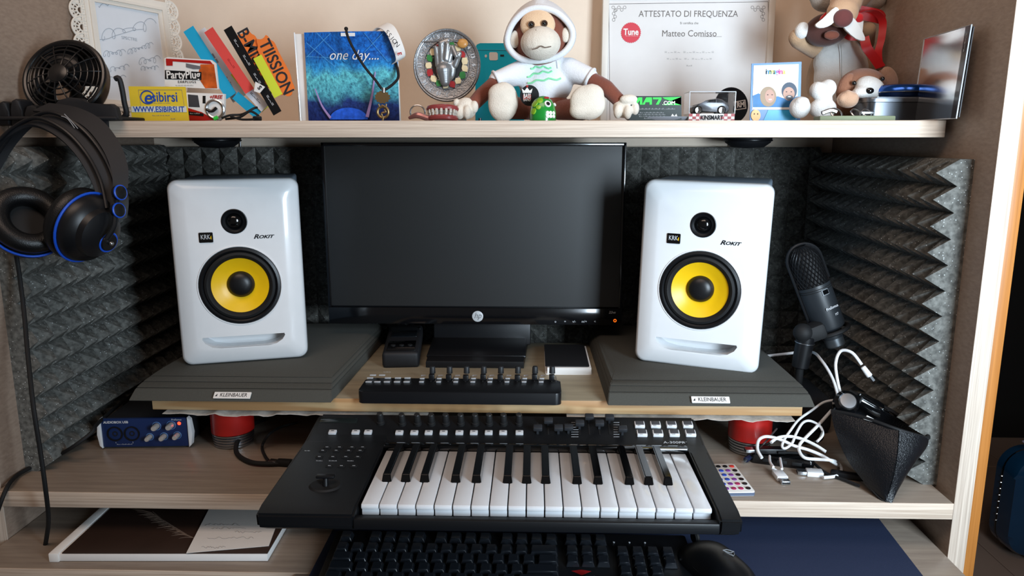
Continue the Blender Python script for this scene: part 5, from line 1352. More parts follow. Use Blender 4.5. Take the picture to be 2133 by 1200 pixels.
# white wristband curling behind the leaflet top right
wb = thing('wristband', 'white wristband with lettering curling over the top right corner of the blue leaflet', 'wristband', P(815, 120, 1.19), None)
wp = [P(782, 66, 1.21), P(795, 54, 1.20), P(812, 62, 1.19), P(826, 90, 1.185), P(834, 118, 1.19), P(826, 128, 1.20)]
ribbon(wp, 0.017, 0.0012, Vector((.75, .35, .45)), 'strap', M_whtm, wb)
for t, s_ in enumerate('SSION'):
    p = P(806 + 5.2 * t, 67 + 6.5 * t, 1.172); text(s_, FR(p, (.62, 0, -.78), (.78, 0, .62)), 0.0095, M_ink, wb)
text('E', FR(P(832, 112, 1.172), (.2, 0, -1), (1, 0, .2)), 0.0085, M_red, wb, bold=.0003)

# ---- necklace with pendant
nl = thing('necklace', 'black cord necklace with bronze figure pendant hanging in front of the blue leaflet', 'necklace', P(798, 245, 1.16))
G().tube([P(721, 60, 1.175), P(724, 75, 1.165), P(738, 105, 1.165), P(760, 140, 1.165), P(783, 168, 1.165), P(797, 186, 1.163), P(810, 182, 1.165), P(828, 165, 1.18), P(829, 148, 1.19), P(824, 130, 1.2)], 0.0021, 8).build('cord', M_rub, nl)
G().ball(P(721, 60, 1.175), 0.0030).build('cord_end', M_rub, nl)
G().cyl(P(799, 183, 1.16), P(799, 193, 1.16), 0.0030).build('bail', M_steel, nl)
M_brz = mat('bronze', '#8d7550', 0.4, metal=.8)
pe = FR(P(797, 218, 1.158))
star = [(0.012 * (1 if k % 2 else .78) * cos(pi * k / 12) * 1.05, 0.011 + 0.010 * (1 if k % 2 else .8) * sin(pi * k / 12)) for k in range(24)]
g = G(pe).prism(star, Matrix.Identity(4), 0.0022, bev=.0004); 
pd = g.build('pendant', M_brz, nl)
G(pe).torus((0, -0.011, -0.001), (0, 0, 1), 0.0082, 0.0022, n=30, k=8).build('ring', M_brz, pd)
G(pe).tube([(0.002, -0.007, 0), (0.004, -0.011, 0), (-0.002, -0.013, 0), (0.0, -0.020, 0), (-.001, -.024, 0)], 0.0016, 6).build('curl', M_brz, pd)
G(pe).tube([(-0.006, 0.001, 0.001), (-0.004, -0.004, 0.001), (0, -0.001, 0.001), (0.004, -0.004, 0.001), (0.006, 0.001, 0.001)], 0.0012, 6).build('relief', M_brz, pd)

# ---- souvenir medallion with a hand in relief
DY = 1.20
md_ = thing('medallion', 'round pewter souvenir plate with a raised hand, on a small metal stand', 'souvenir plate', (P(931, 245, DY).x, DY, SHZ))
M_pew = mat('pewter', '#8f9296', 0.38, metal=.8, bump=.7, bscale=420, var=.25, vscale=300)
dc = P(931, 136, DY); dr_ = 69 * S(DY); dF = FR(dc, (1, 0, 0), (0, .12, 1))
pl = G(dF).lathe([(0, -0.004), (dr_ * .98, -0.004), (dr_, 0.0), (dr_ * .97, 0.0022), (dr_ * .90, 0.0010), (dr_ * .68, 0.0006), (dr_ * .66, -0.001), (0, -0.001)], (0, 0, 0), (0, 0, 1), 64, sy=1.07 if False else 1.07).build('plate', M_pew, md_)
G(dF).torus((0, 0, 0.0022), (0, 0, 1), dr_ * .92, 0.0008, n=60, k=6, sy=1.07).build('rim_line', M_steel, pl)
G(dF).lathe([(0, -0.0006), (dr_ * .45, -0.0006)], (0, 0, 0), (0, 0, 1), 40, sy=1.07).build('dark_ground', mat('dark_ground', '#26282a', .6), pl)
for k, s_ in enumerate(['20', '1', '18', '4', '13', '6', '10', '15', '2', '17', '3', '19', '7', '16', '8', '11', '14', '9', '12', '5']):
    a = pi / 2 - 2 * pi * k / 20
    text(s_, dF @ Matrix.Translation((dr_ * .80 * cos(a), dr_ * .80 * 1.07 * sin(a), 0.0016)) @ Matrix.Rotation(a - pi / 2, 4, 'Z'), 0.0082, M_pale, pl, bold=.0002)
M_cream = mat('enamel_cream', '#e2cfa6', .35); M_gr = mat('enamel_green', '#2c7a3c', .4); M_er = mat('enamel_red', '#a4262c', .4)
for k in range(17):
    a = 2 * pi * k / 17 + .2; m_ = (M_cream, M_gr, M_cream, M_er)[(k * 3) % 4]; rr = dr_ * .54
    pts = [(rr * cos(a) + 0.0062 * (1 + .25 * ((j * 7 + k * 3) % 3)) * cos(2 * pi * j / 6) * .8, rr * 1.07 * sin(a) + 0.0058 * (1 + .2 * ((j * 5 + k) % 3)) * sin(2 * pi * j / 6) * .8) for j in range(6)]
    G(dF).prism(pts, Matrix.Translation((0, 0, 0.0020)), 0.0024).build('enamel_piece', m_, pl)
HPt = lambda x, y, z: dF @ Vector(((x - 931) * S(DY), (138 - y) * S(DY), z))
blend('raised_hand', [((dF @ Vector((0, -0.008, 0.005))), (0.0145, 0.006, 0.019)),
    ('c', HPt(922, 135, .008), HPt(921, 98, .012), .0055, .0042), ('c', HPt(921, 98, .012), HPt(935, 92, .012), .0042, .0038),
    ('c', HPt(936, 132, .008), HPt(944, 106, .012), .0052, .0042), ('c', HPt(944, 106, .012), HPt(952, 124, .014), .0042, .0036),
    ('c', HPt(930, 128, .010), HPt(934, 100, .014), .0050, .0040), ('c', HPt(914, 140, .007), HPt(910, 106, .010), .0046, .0036),
    ('c', HPt(948, 140, .006), HPt(958, 118, .012), .0050, .0040), ('c', HPt(926, 150, .007), HPt(928, 172, .006), .0125, .0080)], mat('hand_silver', '#a0a2a4', .42, metal=.75), pl, vox=.0009, sm=4)
G(dF).tube([((885 - 931) * S(DY), (138 - 94) * S(DY), .007), ((930 - 931) * S(DY), (138 - 94) * S(DY), .013), ((955 - 931) * S(DY), (138 - 93) * S(DY), .010)], .0012, 6).build('spoon_handle', M_pew, pl)
G(dF).ball(((964 - 931) * S(DY), (138 - 97) * S(DY), .008), (0.0085, 0.0072, 0.004)).build('spoon_bowl', mat('spoon_wood', '#c08a4a', .35), pl)
a = P(905, 205, DY); b = P(978, 250, DY)
g = G(); g.prism([(-.018, .022), (.018, .022), (.026, 0), (-.026, 0)], FR((dc.x + 0.003, DY - 0.002, SHZ)), 0.03, bev=.0015); g.build('stand', mat('stand_grey', '#8f9498', .35, metal=.6), md_)

# ---- dentures key ring
kr = thing('key_ring', 'key ring with red and white denture shaped fobs at the foot of the souvenir plate', 'key ring', P(900, 248, 1.10))
G().tube([P(856, 242, 1.12), P(855, 230, 1.12), P(862, 221, 1.12), P(874, 220, 1.12), P(883, 227, 1.12), P(885, 238, 1.12), P(880, 246, 1.12)], 0.0012, 6).build('split_ring', M_steel, kr)
M_gum = mat('gum_red', '#8c3a3a', .3, coat=.4)
def jaw(c, R, ztw, par, nm, tilt=0):
    F = FR(c, (1, tilt, 0), (0, 0.2, 1))
    j = G(F).tube([(R * cos(a), ztw, R * .7 * sin(a)) for a in [pi * k / 12 for k in range(13)]], 0.0042, 8, sub=0).build(nm, M_gum, par)
    for k in range(9):
        a = pi * (k + .5) / 9; G(F).box((R * 1.03 * cos(a), ztw + (-.005 if ztw > 0 else .005), R * .72 * sin(a) + .002), (.0038, .006, .0035), rot=(0, -a + pi / 2, 0), bev=.0012).build('tooth', mat('tooth_ivory', '#b9b0a6', .35), j)
jc = P(922, 240, 1.08)
jaw(jc, 0.0190, 0.0085, kr, 'upper_jaw'); jaw(jc + Vector((0, 0, -.002)), 0.0180, -0.003, kr, 'lower_jaw')
G().tube([P(852, 246, 1.08), P(870, 240, 1.075), P(890, 246, 1.075), P(905, 247, 1.075)], [.002, .0045, .004, .002], 8).build('lower_fob', mat('fob_rose', '#9c6a66', .3, metal=.5), kr)
G().cyl(P(898, 232, 1.075), P(902, 247, 1.075), .0035).build('red_link', M_red, kr)

# ---- phone case
pc, f = flat('phone_case', 'turquoise phone back cover leaning on the wall behind the plush monkey', 'phone case', ((990, 86), (993, 79), (1000, 76), (1066, 76), (1092, 80), (1092, 246), (990, 246)), 1.28, 0.003, mat('turquoise', '#12bcdc', .3, coat=.3))
lay_(pc, f, [(1012 + 2.5 * cos(a), 103 + 3.2 * sin(a)) for a in [2 * pi * k / 14 for k in range(14)]], 0.0006, M_whtm, 'flash_hole')
lay_(pc, f, ((1021, 95), (1034, 95), (1037, 98), (1037, 110), (1034, 112), (1021, 112), (1019, 109), (1019, 97)), 0.0006, M_whtm, 'camera_hole')
lay_(pc, f, ((1042, 100), (1050, 100), (1050, 104), (1042, 104)), 0.0006, M_ink, 'speaker_slot')
G().tube([f(993, 90, .0008).to_translation(), f(1060, 91, .0008).to_translation()], 0.0004, 4, sub=0).build('seam_line', mat('turq_light', '#58c8dc', .3), pc)
tag(G().cyl(P(1000, 246, 1.09), P(1000, 252, 1.09), 0.0022, n=10).build('push_pin', M_blk), 'tiny black pin standing beside the left monkey foot', 'pin')

# ---- certificate in white frame
EY = 1.37
ct = thing('certificate_frame', 'white framed attendance certificate with red seal leaning on the back wall', 'frame', (P(1437, 245, EY).x, EY, SHZ))
ca = P(1437, 252, EY); ca.z = SHZ; FC = FR(ca, (1, 0, -0.004), (0, 0.05, 1))
def cp_(px, py):
    p = PP(px, py, ca, FC.to_3x3().col[2]); q = FC.inverted() @ p; return q.x, q.y
x0, y1 = cp_(1256, 2); x1, _ = cp_(1617, 0); y1 += .012; fw = 13 * S(EY)
g = G()
def rp(a0, b0, a1, b1): g.prism([(a0, b0), (a1, b0), (a1, b1), (a0, b1)], FC, 0.016, bev=.002)
rp(x0, 0, x0 + fw, y1); rp(x1 - fw, 0, x1, y1); rp(x0 + fw, 0, x1 - fw, fw * .8); rp(x0 + fw, y1 - fw * .6, x1 - fw, y1)
M_frm = mat('frame_cream', '#ded9d0', .4)
g.build('frame_moulding', M_frm, ct)
sh_ = G(FC).box(((x0 + x1) / 2, y1 / 2, -0.006), (x1 - x0 - fw, y1 - fw * .6, 0.001)).build('certificate', mat('cert_paper', '#dcdad8', .6), ct)
M_cg = mat('cert_grey', '#6b6562', .7)
def cF(px, py, h=-0.0053): u, v = cp_(px, py); return FC @ Matrix.Translation((u, v, h))
text('ATTESTATO DI FREQUENZA', cF(1435, 28), 0.0150, M_cg, sh_, sx=.90)
text('Si certifica che', cF(1437, 47), 0.0055, M_cg, sh_); text('Matteo Comisso', cF(1437, 69), 0.0155, M_cg, sh_, sx=.92)
text('=-~=~ =-~=~-=-~=', cF(1437, 108), 0.0085, mat('pale_grey', '#a8a6a5', .7), sh_, sp=1.3); text('=-~=~ =- =~-=-~=', cF(1437, 122), 0.0080, mat('pale_grey', '#888888', .7), sh_, sp=1.3); text('=-~=', cF(1437, 136), 0.005, M_cg, sh_)
g = G(); 
for pp_ in (((1271, 250), (1269, 7)), ((1269, 7), (1602, 2)), ((1602, 2), (1606, 245))):
    g.tube([cF(*pp_[0]).to_translation(), cF(*pp_[1]).to_translation()], 0.0004, 4, sub=0)
g.tube([cF(1460, 75).to_translation(), cF(1505, 75).to_translation()], 0.00025, 4, sub=0)
g.build('border_line', M_cg, sh_)
for cx, sg in ((1274, 1), (1597, -1)):
    g = G()
    for k in range(5):
        pts = [cF(cx + sg * (4 + k * 6 + 3 * cos(a)), 14 + 3.2 * sin(a) + (k % 2) * 5).to_translation() for a in [j * .9 for j in range(8)]]; g.tube(pts, .0003, 4, sub=2)
        if k: 
            pts = [cF(cx + sg * (5 + 3 * cos(a) + (k % 2) * 3), 14 + k * 6.5 + 3.2 * sin(a)).to_translation() for a in [j * .9 for j in range(8)]]; g.tube(pts, .0003, 4, sub=2)
    g.build('corner_ornament', M_cg, sh_)
sr = 20.5 * S(EY)
st_ = [(sr * (1 if k % 2 else .93) * cos(pi * k / 32), sr * (1 if k % 2 else .93) * sin(pi * k / 32)) for k in range(64)]
se = lab(G().prism(st_, cF(1315, 67, -.0046), .0006).build('seal', mat('seal_red', '#cc3444', .5), sh_), 'red starburst seal')

text('Tune', cF(1315, 66, -.0042), 0.0150, M_whtm, se if False else sh_, bold=.0004, sx=.85); text('=-~=~ =-~=~-=', cF(1317, 74, -.0042), 0.0034, M_whtm, sh_)

# ---- black and white crown sticker disc
cd, f = flat('round_sticker', 'black round sticker with white crown and red text propped behind the green turtle', 'sticker', [(1103 + 20 * cos(a), 199 + 22 * sin(a)) for a in [2 * pi * k / 28 for k in range(28)]], 1.075, 0.001, M_blk, onshelf=False)
text('BASS', f(1098, 203, .0006), 0.0085, M_red, cd, sx=.62, bold=.0004); text('BASS', f(1098, 200, .0008), 0.0078, M_whtm, cd, sx=.62, bold=.0002); text('BAND', f(1098, 208, .0008), 0.0062, M_whtm, cd, sx=.62)
g = G(f(1098, 189, .0006)); g.prism([(-.006, -.003), (.006, -.003), (.0075, .003), (.0035, 0), (0, .0045), (-.0035, 0), (-.0075, .003)], Matrix.Identity(4), .0003); g.build('crown', M_whtm, cd)
G(f(1098, 180, .0006)).ball((0, 0, 0), .0018, seg=8).build('red_dot', M_red, cd)

# ---- green turtle figurine
tu = thing('turtle_figurine', 'small glossy green painted dome figurine with googly eye and white teeth', 'figurine', (P(1131, 245, 1.055).x, 1.055, SHZ))
tc_ = P(1131, 228, 1.055); tw_ = 27 * S(1.055)
M_tg = mat('turtle_green', '#1f8a34', .22, coat=.6, var=.15, vscale=60)
G().lathe([(tw_, 0), (tw_ * 1.0, tw_ * .6), (tw_ * .92, tw_ * 1.1), (tw_ * .68, tw_ * 1.55), (tw_ * .3, tw_ * 1.83), (0, tw_ * 1.9)], (tc_.x, 1.055, SHZ), n=40).build('dome', M_tg, tu)
def ond(px, py, e=0.0):
    p = P(px, py, 1.055); h = (p.z - SHZ) / (tw_ * 1.9); r = tw_ * math.sqrt(max(.02, 1 - h * h * .95)); dx = p.x - tc_.x; dy = math.sqrt(max(0, r * r - dx * dx)); n = Vector((dx, -dy, h * r)).normalized()
    return Vector((p.x, 1.055 - dy, p.z)) + n * e, n
def decal(px, py, R, m, nm, sy=1.0, e=.0006, hgt=.0012):
    c, n = ond(px, py, e); return G().lathe([(R, -.001), (R * .95, hgt * .6), (R * .5, hgt), (0, hgt)], c, n, 20, sy=sy).build(nm, m, tu)
for px, py, r in ((1115, 217, .0055), (1125, 211, .0045), (1112, 232, .0050), (1122, 224, .004)): decal(px, py, r, mat('shell_lime', '#86b82a', .3, coat=.5), 'shell_patch')
decal(1140, 218, .0050, M_whtm, 'eye', e=.001); decal(1140, 219, .0028, M_blk, 'pupil', e=.0022)
decal(1155, 218, .0025, M_whtm, 'eye')
for px in (1140, 1146, 1152):
    for py in (236, 243): decal(px, py, .0026, M_whtm, 'tooth')
decal(1138, 205, .004, M_er, 'red_patch', sy=.4)

# ---- green black card, dish rim
mz, f = flat('name_card', 'black card with bright green logo and white text beside the right monkey hand', 'card', ((1311, 191), (1420, 191), (1420, 245), (1311, 245)), 1.10, 0.0006, mat('card_black', '#10201a', .4))
M_ng = mat('logo_green', '#2ad848', .5)
def logo(pts, par, f, m, h=.0008):
    for poly in pts: lay_(par, f, poly, h, m, 'logo_shape')
logo([((1320, 209), (1330, 194), (1338, 194), (1338, 209), (1333, 209), (1333, 200), (1326, 209)), ((1338, 209), (1346, 194), (1358, 194), (1358, 209), (1353, 209), (1353, 204), (1345, 204), (1343, 209)), ((1360, 194), (1378, 194), (1378, 198), (1372, 209), (1366, 209), (1372, 198), (1360, 198)), ((1380, 194), (1419, 193), (1419, 197), (1395, 202), (1419, 207), (1419, 210), (1380, 210), (1400, 202), (1384, 197))], mz, f, M_ng)
text('.COM', f(1393, 206, .0014), 0.0072, M_whtm, mz, bold=.0002)
text('=-~=~-=-~= -=-~=~-= ~= - -~=~-=-~', f(1368, 218, .0006), 0.0040, M_pale, mz, sx=.85)
for k, s_ in enumerate(('=-~ ~-=-~=~-=-~=~-=-~', '=-~ ~-=-~=~-=-~=~-=-~=~', '=-~ ~-=-~=~-=-~=~-=-~=', '=-~=~- -~=~-=-')): text(s_, f(1358, 226 + 4 * k, .0006), 0.0034, M_pale, mz)
text('=-~=~-= ~=~-=-~= -=-~=~-', f(1358, 243, .0006), 0.0028, M_pale, mz)
lay_(mz, f, ((1395, 238), (1401, 228), (1405, 233), (1409, 228), (1413, 238)), .0006, M_whtm, 'white_mark'); text('=-~=~', f(1388, 236, .0006), .003, M_er, mz)
tag(G().lathe([(0.030, 0.0015), (0.046, 0.0035), (0.052, 0.0075), (0.053, 0.0075), (0.047, 0.0025), (0.030, 0)], (P(1378, 245, 1.13).x, 1.145, SHZ), n=48).lathe([(0, .0002), (.031, .0002), (.031, .0015), (0, .0015)], (P(1378, 245, 1.13).x, 1.145, SHZ), n=48).build('dish', mat('dish_grey', '#b6bcc6', .3)), 'shallow pale grey dish on the shelf behind the black and green card', 'dish')

# ---- black round disc
vd, f = flat('vinyl_disc', 'black round disc with boxed white letters behind the toy car box', 'disc', [(1524 + 35 * cos(a), 209 + 38 * sin(a)) for a in [2 * pi * k / 40 for k in range(40)]], 1.22, 0.0015, mat('disc_black', '#14171e', .45))
lay_(vd, f, ((1530, 201), (1553, 197), (1555, 216), (1532, 219)), .0006, M_whtm, 'white_box'); lay_(vd, f, ((1532, 203), (1551, 199), (1553, 214), (1534, 217)), .0009, mat('disc_black', '#888888', .4), 'box_field')
text('RM', rot2(f(1543, 208, .0013), .12), 0.011, M_whtm, vd, bold=.0005, sx=.8)

# ---- toy car in clear box
BY = 1.10
bxx0, bxx1 = P(1435, 245, BY).x, P(1530, 245, BY).x; bzt = P(1480, 191, BY).z
tb = thing('toy_car_box', 'clear display box with red and white checked base holding a grey toy car', 'box', ((bxx0 + bxx1) / 2, BY + .02, SHZ))
zb_ = P(1480, 237, BY).z
g = G(); g.box(((bxx0 + bxx1) / 2, BY + .020, (SHZ + zb_) / 2), (bxx1 - bxx0, .04, zb_ - SHZ)); cb = g.build('checked_base', M_whtm, tb)
ckn = 13; cw = (bxx1 - bxx0) / ckn
cq = None
for i in range(ckn):
    for j in range(3):
        if (i + j) % 2 == 0 and not (4 <= i <= 8):
            c = Vector((bxx0 + cw * (i + .5), BY - .0002, SHZ + (zb_ - SHZ) * (j + .5) / 3))
            if cq is None: cq = G().box(c, (cw, .0004, (zb_ - SHZ) / 3)).build('check_square', M_er, cb, origin=c)
            else: dup(cq, c)
text('KINSMART', FR(((bxx0 + bxx1) / 2, BY - .0006, (SHZ + zb_) / 2)), .0085, M_ink, cb, sx=.78, bold=.0003)
def boxshell(x0, x1, y0, y1, z0, z1, th, nm, m, par):
    g = G()
    for c, d in ((((x0 + x1) / 2, y0, (z0 + z1) / 2), (x1 - x0, th, z1 - z0)), (((x0 + x1) / 2, y1, (z0 + z1) / 2), (x1 - x0, th, z1 - z0)), ((x0, (y0 + y1) / 2, (z0 + z1) / 2), (th, y1 - y0, z1 - z0)), ((x1, (y0 + y1) / 2, (z0 + z1) / 2), (th, y1 - y0, z1 - z0)), (((x0 + x1) / 2, (y0 + y1) / 2, z1), (x1 - x0, y1 - y0, th))): g.box(c, d)
    return g.build(nm, m, par, smooth=0)
boxshell(bxx0, bxx1, BY, BY + .04, zb_, bzt, .0006, 'clear_cover', M_clear, tb)
g = G()
for x in (bxx0, bxx1): g.tube([(x, BY, zb_), (x, BY, bzt), (x, BY + .04, bzt)], .0006, 5, sub=0)
g.tube([(bxx0, BY, bzt), (bxx1, BY, bzt)], .0006, 5, sub=0); g.build('cover_edges', mat('clear_edge', '#c9d0d6', .2), tb)
car = thing('toy_car', 'grey toy coupe inside the clear display box', 'toy car', ((bxx0 + bxx1) / 2, BY + .02, zb_))
M_car = mat('car_grey', '#5b5c60', .28, metal=.5, coat=.6)
def cpx(px, py): p = P(px, py, BY + .008); return p.x, p.z
pts = [cpx(*q) for q in ((1442, 232), (1441, 224), (1445, 219), (1460, 215), (1470, 213), (1478, 207), (1492, 205), (1504, 207), (1513, 213), (1519, 219), (1520, 228), (1518, 233), (1510, 234), (1450, 234))]
g = G(); g.prism(pts, FR((0, BY + .008, 0)), -.0 + .024, bev=.002); bd_ = g.build('car_body', M_car, car)
lay = [cpx(*q) for q in ((1473, 213.5), (1480, 208.5), (1491, 207), (1491, 214))]; G().prism(lay, FR((0, BY + .0076, 0)), .0004).build('side_window', M_blkg, bd_)
lay = [cpx(*q) for q in ((1493, 207), (1502, 208.5), (1509, 213), (1493, 214))]; G().prism(lay, FR((0, BY + .0076, 0)), .0004).build('side_window', M_blkg, bd_)
for px in (1454, 1503):
    for dy in (.007, .030):
        x, z = cpx(px, 229); w_ = G().cyl((x, BY + dy, z - .0003), (x, BY + dy + .004, z - .0003), .0062, n=24, bev=.0006).build('wheel', M_rub, car)
        G().lathe([(.0046, 0), (.004, .0006), (.001, .0003), (0, .001)], (x, BY + dy, z - .0003), (0, -1, 0), 16).build('rim', M_chrome, w_)

# ---- photo card
ph, f = flat('photo_card', 'blue bordered souvenir photo card of two smiling people with an orange smiley', 'photo card', ((1566, 128), (1670, 124), (1667, 250), (1562, 250)), 1.12, 0.002, mat('card_blue', '#0f66ac', .35))
lay_(ph, f, ((1570, 132), (1664, 129), (1661, 222), (1567, 222)), .0006, M_whtm, 'white_field')
lay_(ph, f, ((1568, 195), (1580, 190), (1600, 200), (1620, 196), (1640, 203), (1662, 196), (1661, 219), (1568, 219)), .0008, mat('jacket_blue', '#2f74ac', .5, var=.3, vscale=90), 'jackets_print')
M_sk = mat('print_skin', '#b98f7c', .5); M_bd = mat('print_blond', '#9a8266', .5); M_hat = mat('print_hat', '#2a3c52', .5)
def ell(cx, cy, rx, ry, n=24): return [(cx + rx * cos(2 * pi * k / n), cy + ry * sin(2 * pi * k / n)) for k in range(n)]
lay_(ph, f, ell(1600, 197, 17, 21), .0010, M_bd, 'hair_print'); lay_(ph, f, ell(1603, 196, 10, 14), .0012, M_sk, 'face_print')
lay_(ph, f, ell(1644, 185, 16, 18), .0010, M_hat, 'hat_print'); lay_(ph, f, ell(1643, 191, 12, 14), .0012, M_sk, 'face_print')
lay_(ph, f, ell(1644, 199, 8, 5), .0013, mat('print_beard', '#4b4f58', .5), 'beard_print')
for cx, cy in ((1599, 193), (1608, 193), (1638, 187), (1648, 187)): lay_(ph, f, ell(cx, cy, 1.6, .9, 10), .0014, M_ink, 'eye_print')
for cx, cy in ((1604, 203), (1644, 197)): lay_(ph, f, ell(cx, cy, 3.6, 1.3, 12), .0015, M_whtm, 'smile_print')
lay_(ph, f, ((1566, 222), (1662, 222), (1662, 224), (1566, 224)), .0010, M_whtm, 'white_line')
lay_(ph, f, ((1600, 225), (1660, 225), (1660, 246), (1590, 247)), .0008, mat('wave_blue', '#3aa8dc', .4, var=.5, vscale=40), 'wave_print')
for s_, x, hx in (('i', 1596, '#4a4a50'), ('m', 1601, '#3a8fc8'), ('m', 1608, '#d8c23a'), ('a', 1614, '#58a8d0'), ('g', 1619, '#a04aa8'), ('i', 1623, '#d84a8a'), ('n', 1627, '#c83a9a'), ('a', 1633, '#d8c858')): text(s_, f(x, 145, .0012), .0105, mat('p' + hx, hx, .5), ph, bold=.0002)
sm_ = lab(lay_(ph, f, ell(1574, 236, 10, 12), .0014, mat('smiley', '#f0b060', .4), 'smiley_sticker'), 'orange smiley sticker')
for cx, cy in ((1571, 233), (1578, 233)): lay_(ph, f, ell(cx, cy, 1, 1.6, 10), .0020, M_ink, 'eye_print')
# ================================================================ PLUSH ANIMALS
def plush(name, hexc, b=.8): return mat(name, hexc, .95, bump=b, bscale=700, var=.12, vscale=90, sheen=.3)
M_brn = plush('plush_brown', '#7a4130'); M_tan = plush('plush_tan', '#e6c4a0'); M_cr = plush('plush_cream', '#e4dacb'); M_hood = mat('hoodie_white', '#e6e8ec', .9, bump=.5, bscale=500)
Y0 = 1.125; s0 = S(Y0)
def Q(px, py, d=0.0): return P(px, py, Y0 + d)
mk_ = thing('plush_monkey', 'brown plush monkey in a white hoodie sitting in the middle of the upper shelf', 'plush toy', (Q(1135, 0).x, Y0 + .02, SHZ))
blend('head', [(Q(1125, 78, .02), (60 * s0, 48 * s0, 62 * s0))], M_brn, mk_, .0025, 4)
blend('face', [(Q(1120, 52, -.008), (36 * s0, 16 * s0, 30 * s0))], M_tan, mk_, .002, 4)
blend('muzzle', [(Q(1126, 90, -.014), (41 * s0, 36 * s0, 33 * s0)), (Q(1124, 72, -.014), (24 * s0, 28 * s0, 16 * s0))], M_cr, mk_, .002, 4)
for px, py, r in ((1072, 82, 18), (1178, 73, 16)): blend('ear', [(Q(px, py, .002), (r * .6 * s0, 8 * s0, r * s0))], M_cr, mk_, .002, 3)
for px, py in ((1107, 51), (1134, 49)):
    e = G().ball(Q(px, py, -.020), .0048).build('eye', mat('eye_amber', '#3a2010', .15, coat=.8), mk_); G().ball(Q(px, py, -.0232), .0030).build('pupil', M_blkg, e)
g = G(); g.tube([Q(1108, 103, -.0395), Q(1118, 101, -.0405), Q(1127, 96, -.0415), Q(1136, 99, -.0405), Q(1148, 97, -.0385)], .0007, 5); g.tube([Q(1119, 68, -.0345), Q(1116, 62, -.031)], .0006, 5); g.tube([Q(1129, 68, -.0345), Q(1133, 62, -.031)], .0006, 5)
g.build('stitched_mouth', mat('stitch_brown', '#6a5a50', .8), mk_)
# hood: shell behind and rolled rim around the face
hp_ = [(1056, 84), (1066, 52), (1090, 26), (1122, 16), (1156, 24), (1182, 46), (1193, 70), (1186, 96), (1164, 116), (1128, 126), (1090, 124), (1066, 108)]
G().tube([Q(x, y, -.004 + .00012 * (y - 60)) for x, y in hp_], .0046, 12, True, sub=5).build('hood_rim', M_hood, mk_)
g = G(); R1, R2, R3 = [], [], []
n = 40; pts_, _ = spline([Vector((x, y, 0)) for x, y in hp_], [1] * 12, 4, True)
rows = []
for t, (k, d) in enumerate(((1.03, .0), (1.11, .018), (1.0, .05), (.75, .075), (.3, .088), (.02, .09))):
    row = []
    for p in pts_:
        cx, cy = 1125, 72; x = cx + (p.x - cx) * k; yy = cy + (p.y - cy) * k
        if p.y < 60: yy -= 15 * (1 - abs(p.x - 1128) / 75) * min(1, t * 1.2) * (1 if t < 4 else .2)
        row.append(Q(x, yy, d))
    row.append(row[0]); rows.append(row)
g.sheet(rows, .002); bmesh.ops.remove_doubles(g.bm, verts=g.bm.verts, dist=.0002); g.build('hood', M_hood, mk_)
shirt = blend('hoodie', [(Q(1137, 172, .03), (58 * s0, 42 * s0, 50 * s0)), (Q(1138, 138, .03), (50 * s0, 34 * s0, 26 * s0)), ('c', Q(1096, 148, .022), Q(1036, 167, .006), 27 * s0, 19 * s0), ('c', Q(1185, 146, .022), Q(1226, 160, .006), 26 * s0, 20 * s0)], M_hood, mk_, .0025, 6)
G().torus(Q(1034, 167, .004), Vector((-1, -.25, -.45)), 18 * s0, .0022, n=28, k=8).build('cuff', M_hood, mk_); G().torus(Q(1229, 162, .004), Vector((.9, -.25, -.5)), 19 * s0, .0022, n=28, k=8).build('cuff', M_hood, mk_)
blend('body', [(Q(1145, 222, .03), (48 * s0, 40 * s0, 26 * s0))], M_brn, mk_, .0025, 4)
for a_, b_, c_ in ((Q(1040, 166, .006), Q(1002, 200, -.006), Q(982, 222, -.012)), (Q(1222, 160, .006), Q(1262, 182, -.006), Q(1290, 210, -.012))):
    blend('arm', [('c', a_, b_, 16 * s0, 16 * s0), ('c', b_, c_, 16 * s0, 14 * s0)], M_brn, mk_, .0022, 4)
hL, hR = Q(970, 226, -.014), Q(1300, 224, -.014)
blend('hand', [(hL, (23 * s0, 17 * s0, 22 * s0)), (hL + Vector((-.008, -.010, -.006)), (.007, .006, .010)), (hL + Vector((.003, -.012, -.006)), (.006, .006, .010)), (hL + Vector((.013, -.006, .002)), (.006, .006, .009)), (hL + Vector((-.013, -.002, .008)), (.005, .006, .006))], M_cr, mk_, .0014, 2)
blend('hand', [(hR, (23 * s0, 17 * s0, 21 * s0)), (hR + Vector((.005, -.010, .011)), (.013, .007, .007)), (hR + Vector((.015, -.008, -.002)), (.006, .007, .010)), (hR + Vector((.004, -.012, -.007)), (.006, .006, .010)), (hR + Vector((-.010, -.008, -.006)), (.006, .006, .010))], M_cr, mk_, .0014, 2)
for a_, b_ in ((Q(1120, 230, .01), Q(1062, 224, -.022)), (Q(1165, 230, .01), Q(1214, 226, -.022))): blend('leg', [('c', a_, b_, 20 * s0, 24 * s0)], M_brn, mk_, .0025, 4)
blend('foot', [(Q(1048, 213, -.036), (31 * s0, 16 * s0, 40 * s0), (0, .06, 0)), (Q(1044, 196, -.036), (27 * s0, 16 * s0, 22 * s0))], M_cr, mk_, .0025, 5)
blend('foot', [(Q(1224, 214, -.036), (37 * s0, 16 * s0, 34 * s0), (0, .5, 0)), (Q(1232, 198, -.036), (26 * s0, 16 * s0, 22 * s0)), (Q(1208, 230, -.036), (22 * s0, 15 * s0, 18 * s0))], M_cr, mk_, .0025, 5)
